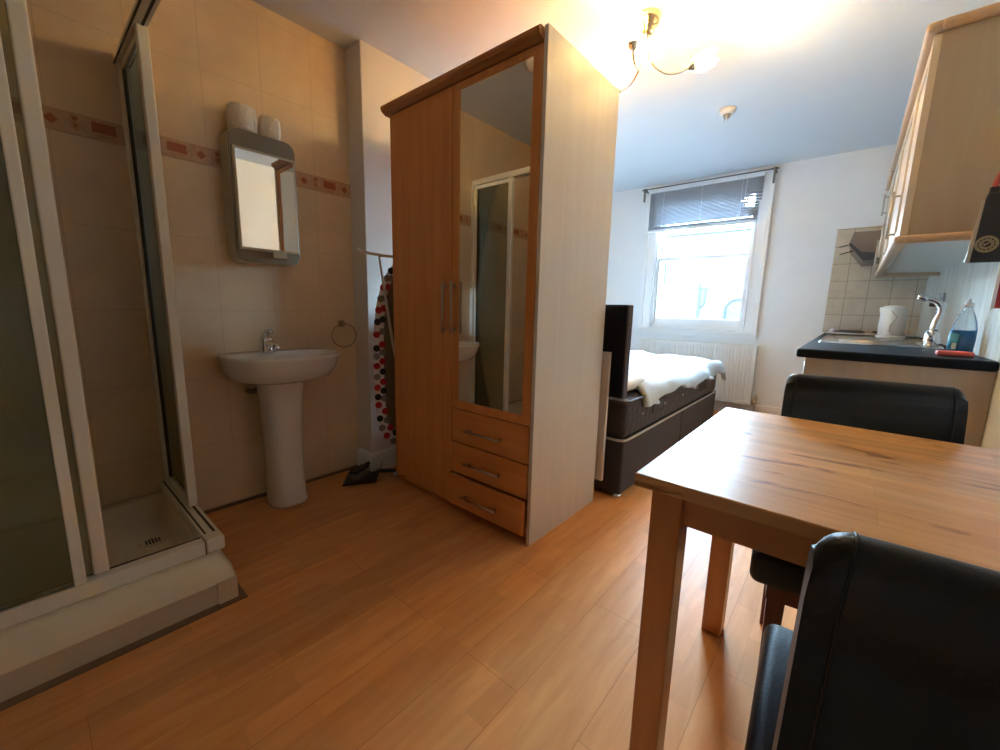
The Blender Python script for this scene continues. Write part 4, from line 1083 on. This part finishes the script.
# ------------------------------------------------------------------ outside
t = thing('brick_house', 'pale brick house front across the street with an arched window', 'building', (-3.2, 13, -4))
bm = nb(-9, 3, 13, 13.4, -6, 1.72); obj('front_wall', bm, 'brick', t)
obj('roof_slope', nb(-9, 3, 12.98, 16, 1.72, 1.76), 'slate', t)
bm = bmesh.new(); ar_ = [(-2.72, -.2), (-2.16, -.2)]+[(-2.44+.28*math.cos(a), 1.12+.28*math.sin(a)) for a in [PI*i/12 for i in range(13)]]
prism(bm, ar_, 12.95, 13.02, 'y'); wv_ = obj('arched_window', bm, 'slate', t)
bm = bmesh.new(); arc = [(-2.44+.31*math.cos(a), 12.93, 1.12+.31*math.sin(a)) for a in [PI*i/14 for i in range(15)]]
tube(bm, [(-2.13, 12.93, -.2)]+arc+[(-2.75, 12.93, -.2)], .028, 6); obj('arch_surround', bm, 'far_metal', wv_)
bm = bmesh.new(); tube(bm, [(-3.45, 12.9, -1), (-3.45, 12.9, 1.85)], .030, 8); tube(bm, [(-3.45, 12.9, 1.15), (-3.30, 12.9, 1.28), (-3.28, 12.9, 1.7)], .022, 8); obj('drainpipe', bm, 'far_metal', t)
t = thing('rendered_house', 'taller pale rendered house behind the brick house outside the window', 'building', (-4.5, 19, -4))
obj('wall', nb(-14, -2, 19, 24, -6, 4.3), 'render', t); obj('parapet', nb(-14.1, -1.9, 18.9, 19.2, 4.3, 4.45), 'slate', t)
bm = nb(-7.6, -6.6, 18.94, 19.0, 2.2, 3.2); obj('window', bm, 'slate', t)
o = obj('street', nb(-60, 60, WW+.35, 90, -6.2, -6.0), 'render', None); o['kind'] = 'structure'

# ------------------------------------------------------------------ light
wd = bpy.data.worlds.new('sky'); sc.world = wd; wd.use_nodes = True
nt = wd.node_tree; bg = nt.nodes['Background']
tc = N(nt, 'ShaderNodeTexCoord'); sp_ = N(nt, 'ShaderNodeSeparateXYZ'); cr = N(nt, 'ShaderNodeValToRGB')
nt.links.new(tc.outputs['Generated'], sp_.inputs[0]); nt.links.new(sp_.outputs['Z'], cr.inputs[0])
cr.color_ramp.elements[0].color = (.56, .80, 1, 1); cr.color_ramp.elements[1].color = (.42, .68, 1, 1); cr.color_ramp.elements[1].position = .8
nt.links.new(cr.outputs[0], bg.inputs[0]); bg.inputs[1].default_value = 82
ld = bpy.data.lights.new('sky_portal', 'AREA'); ld.shape = 'RECTANGLE'; ld.size = OX1-OX0; ld.size_y = OZ1-OZ0; ld.cycles.is_portal = True
lo_ = bpy.data.objects.new('sky_portal', ld); lo_.location = ((OX0+OX1)/2, WW+.32, (OZ0+OZ1)/2); lo_.rotation_euler = (R(-90), 0, 0); C.objects.link(lo_)

# ------------------------------------------------------------------ camera
f_, pi_, yw, rl, h_ = 407.238, R(9.438), R(40.374), R(1.363), 1.057
F = Vector((-math.sin(yw)*math.cos(pi_), math.cos(yw)*math.cos(pi_), -math.sin(pi_)))
Rt = Vector((math.cos(yw), math.sin(yw), 0)); Up = Rt.cross(F)
R2 = Rt*math.cos(rl)+Up*math.sin(rl); U2 = -Rt*math.sin(rl)+Up*math.cos(rl)
cd = bpy.data.cameras.new('camera'); cam = bpy.data.objects.new('camera', cd); C.objects.link(cam)
mw = Matrix((R2, U2, -F)).transposed().to_4x4(); mw.translation = (0, 0, h_); cam.matrix_world = mw
cd.sensor_width = 36; cd.lens = f_/1000*36; cd.clip_start = .02; cd.clip_end = 200
sc.camera = cam
sc.view_settings.view_transform = 'Standard'; sc.view_settings.look = 'None'; sc.view_settings.gamma = 1; sc.view_settings.use_curve_mapping = False
sc.view_settings.exposure = 1.32
sc.cycles.use_denoising = True; sc.cycles.max_bounces = 10; sc.cycles.diffuse_bounces = 6; sc.cycles.transparent_max_bounces = 16
sc.cycles.caustics_reflective = False; sc.cycles.caustics_refractive = False; sc.cycles.sample_clamp_indirect = 25
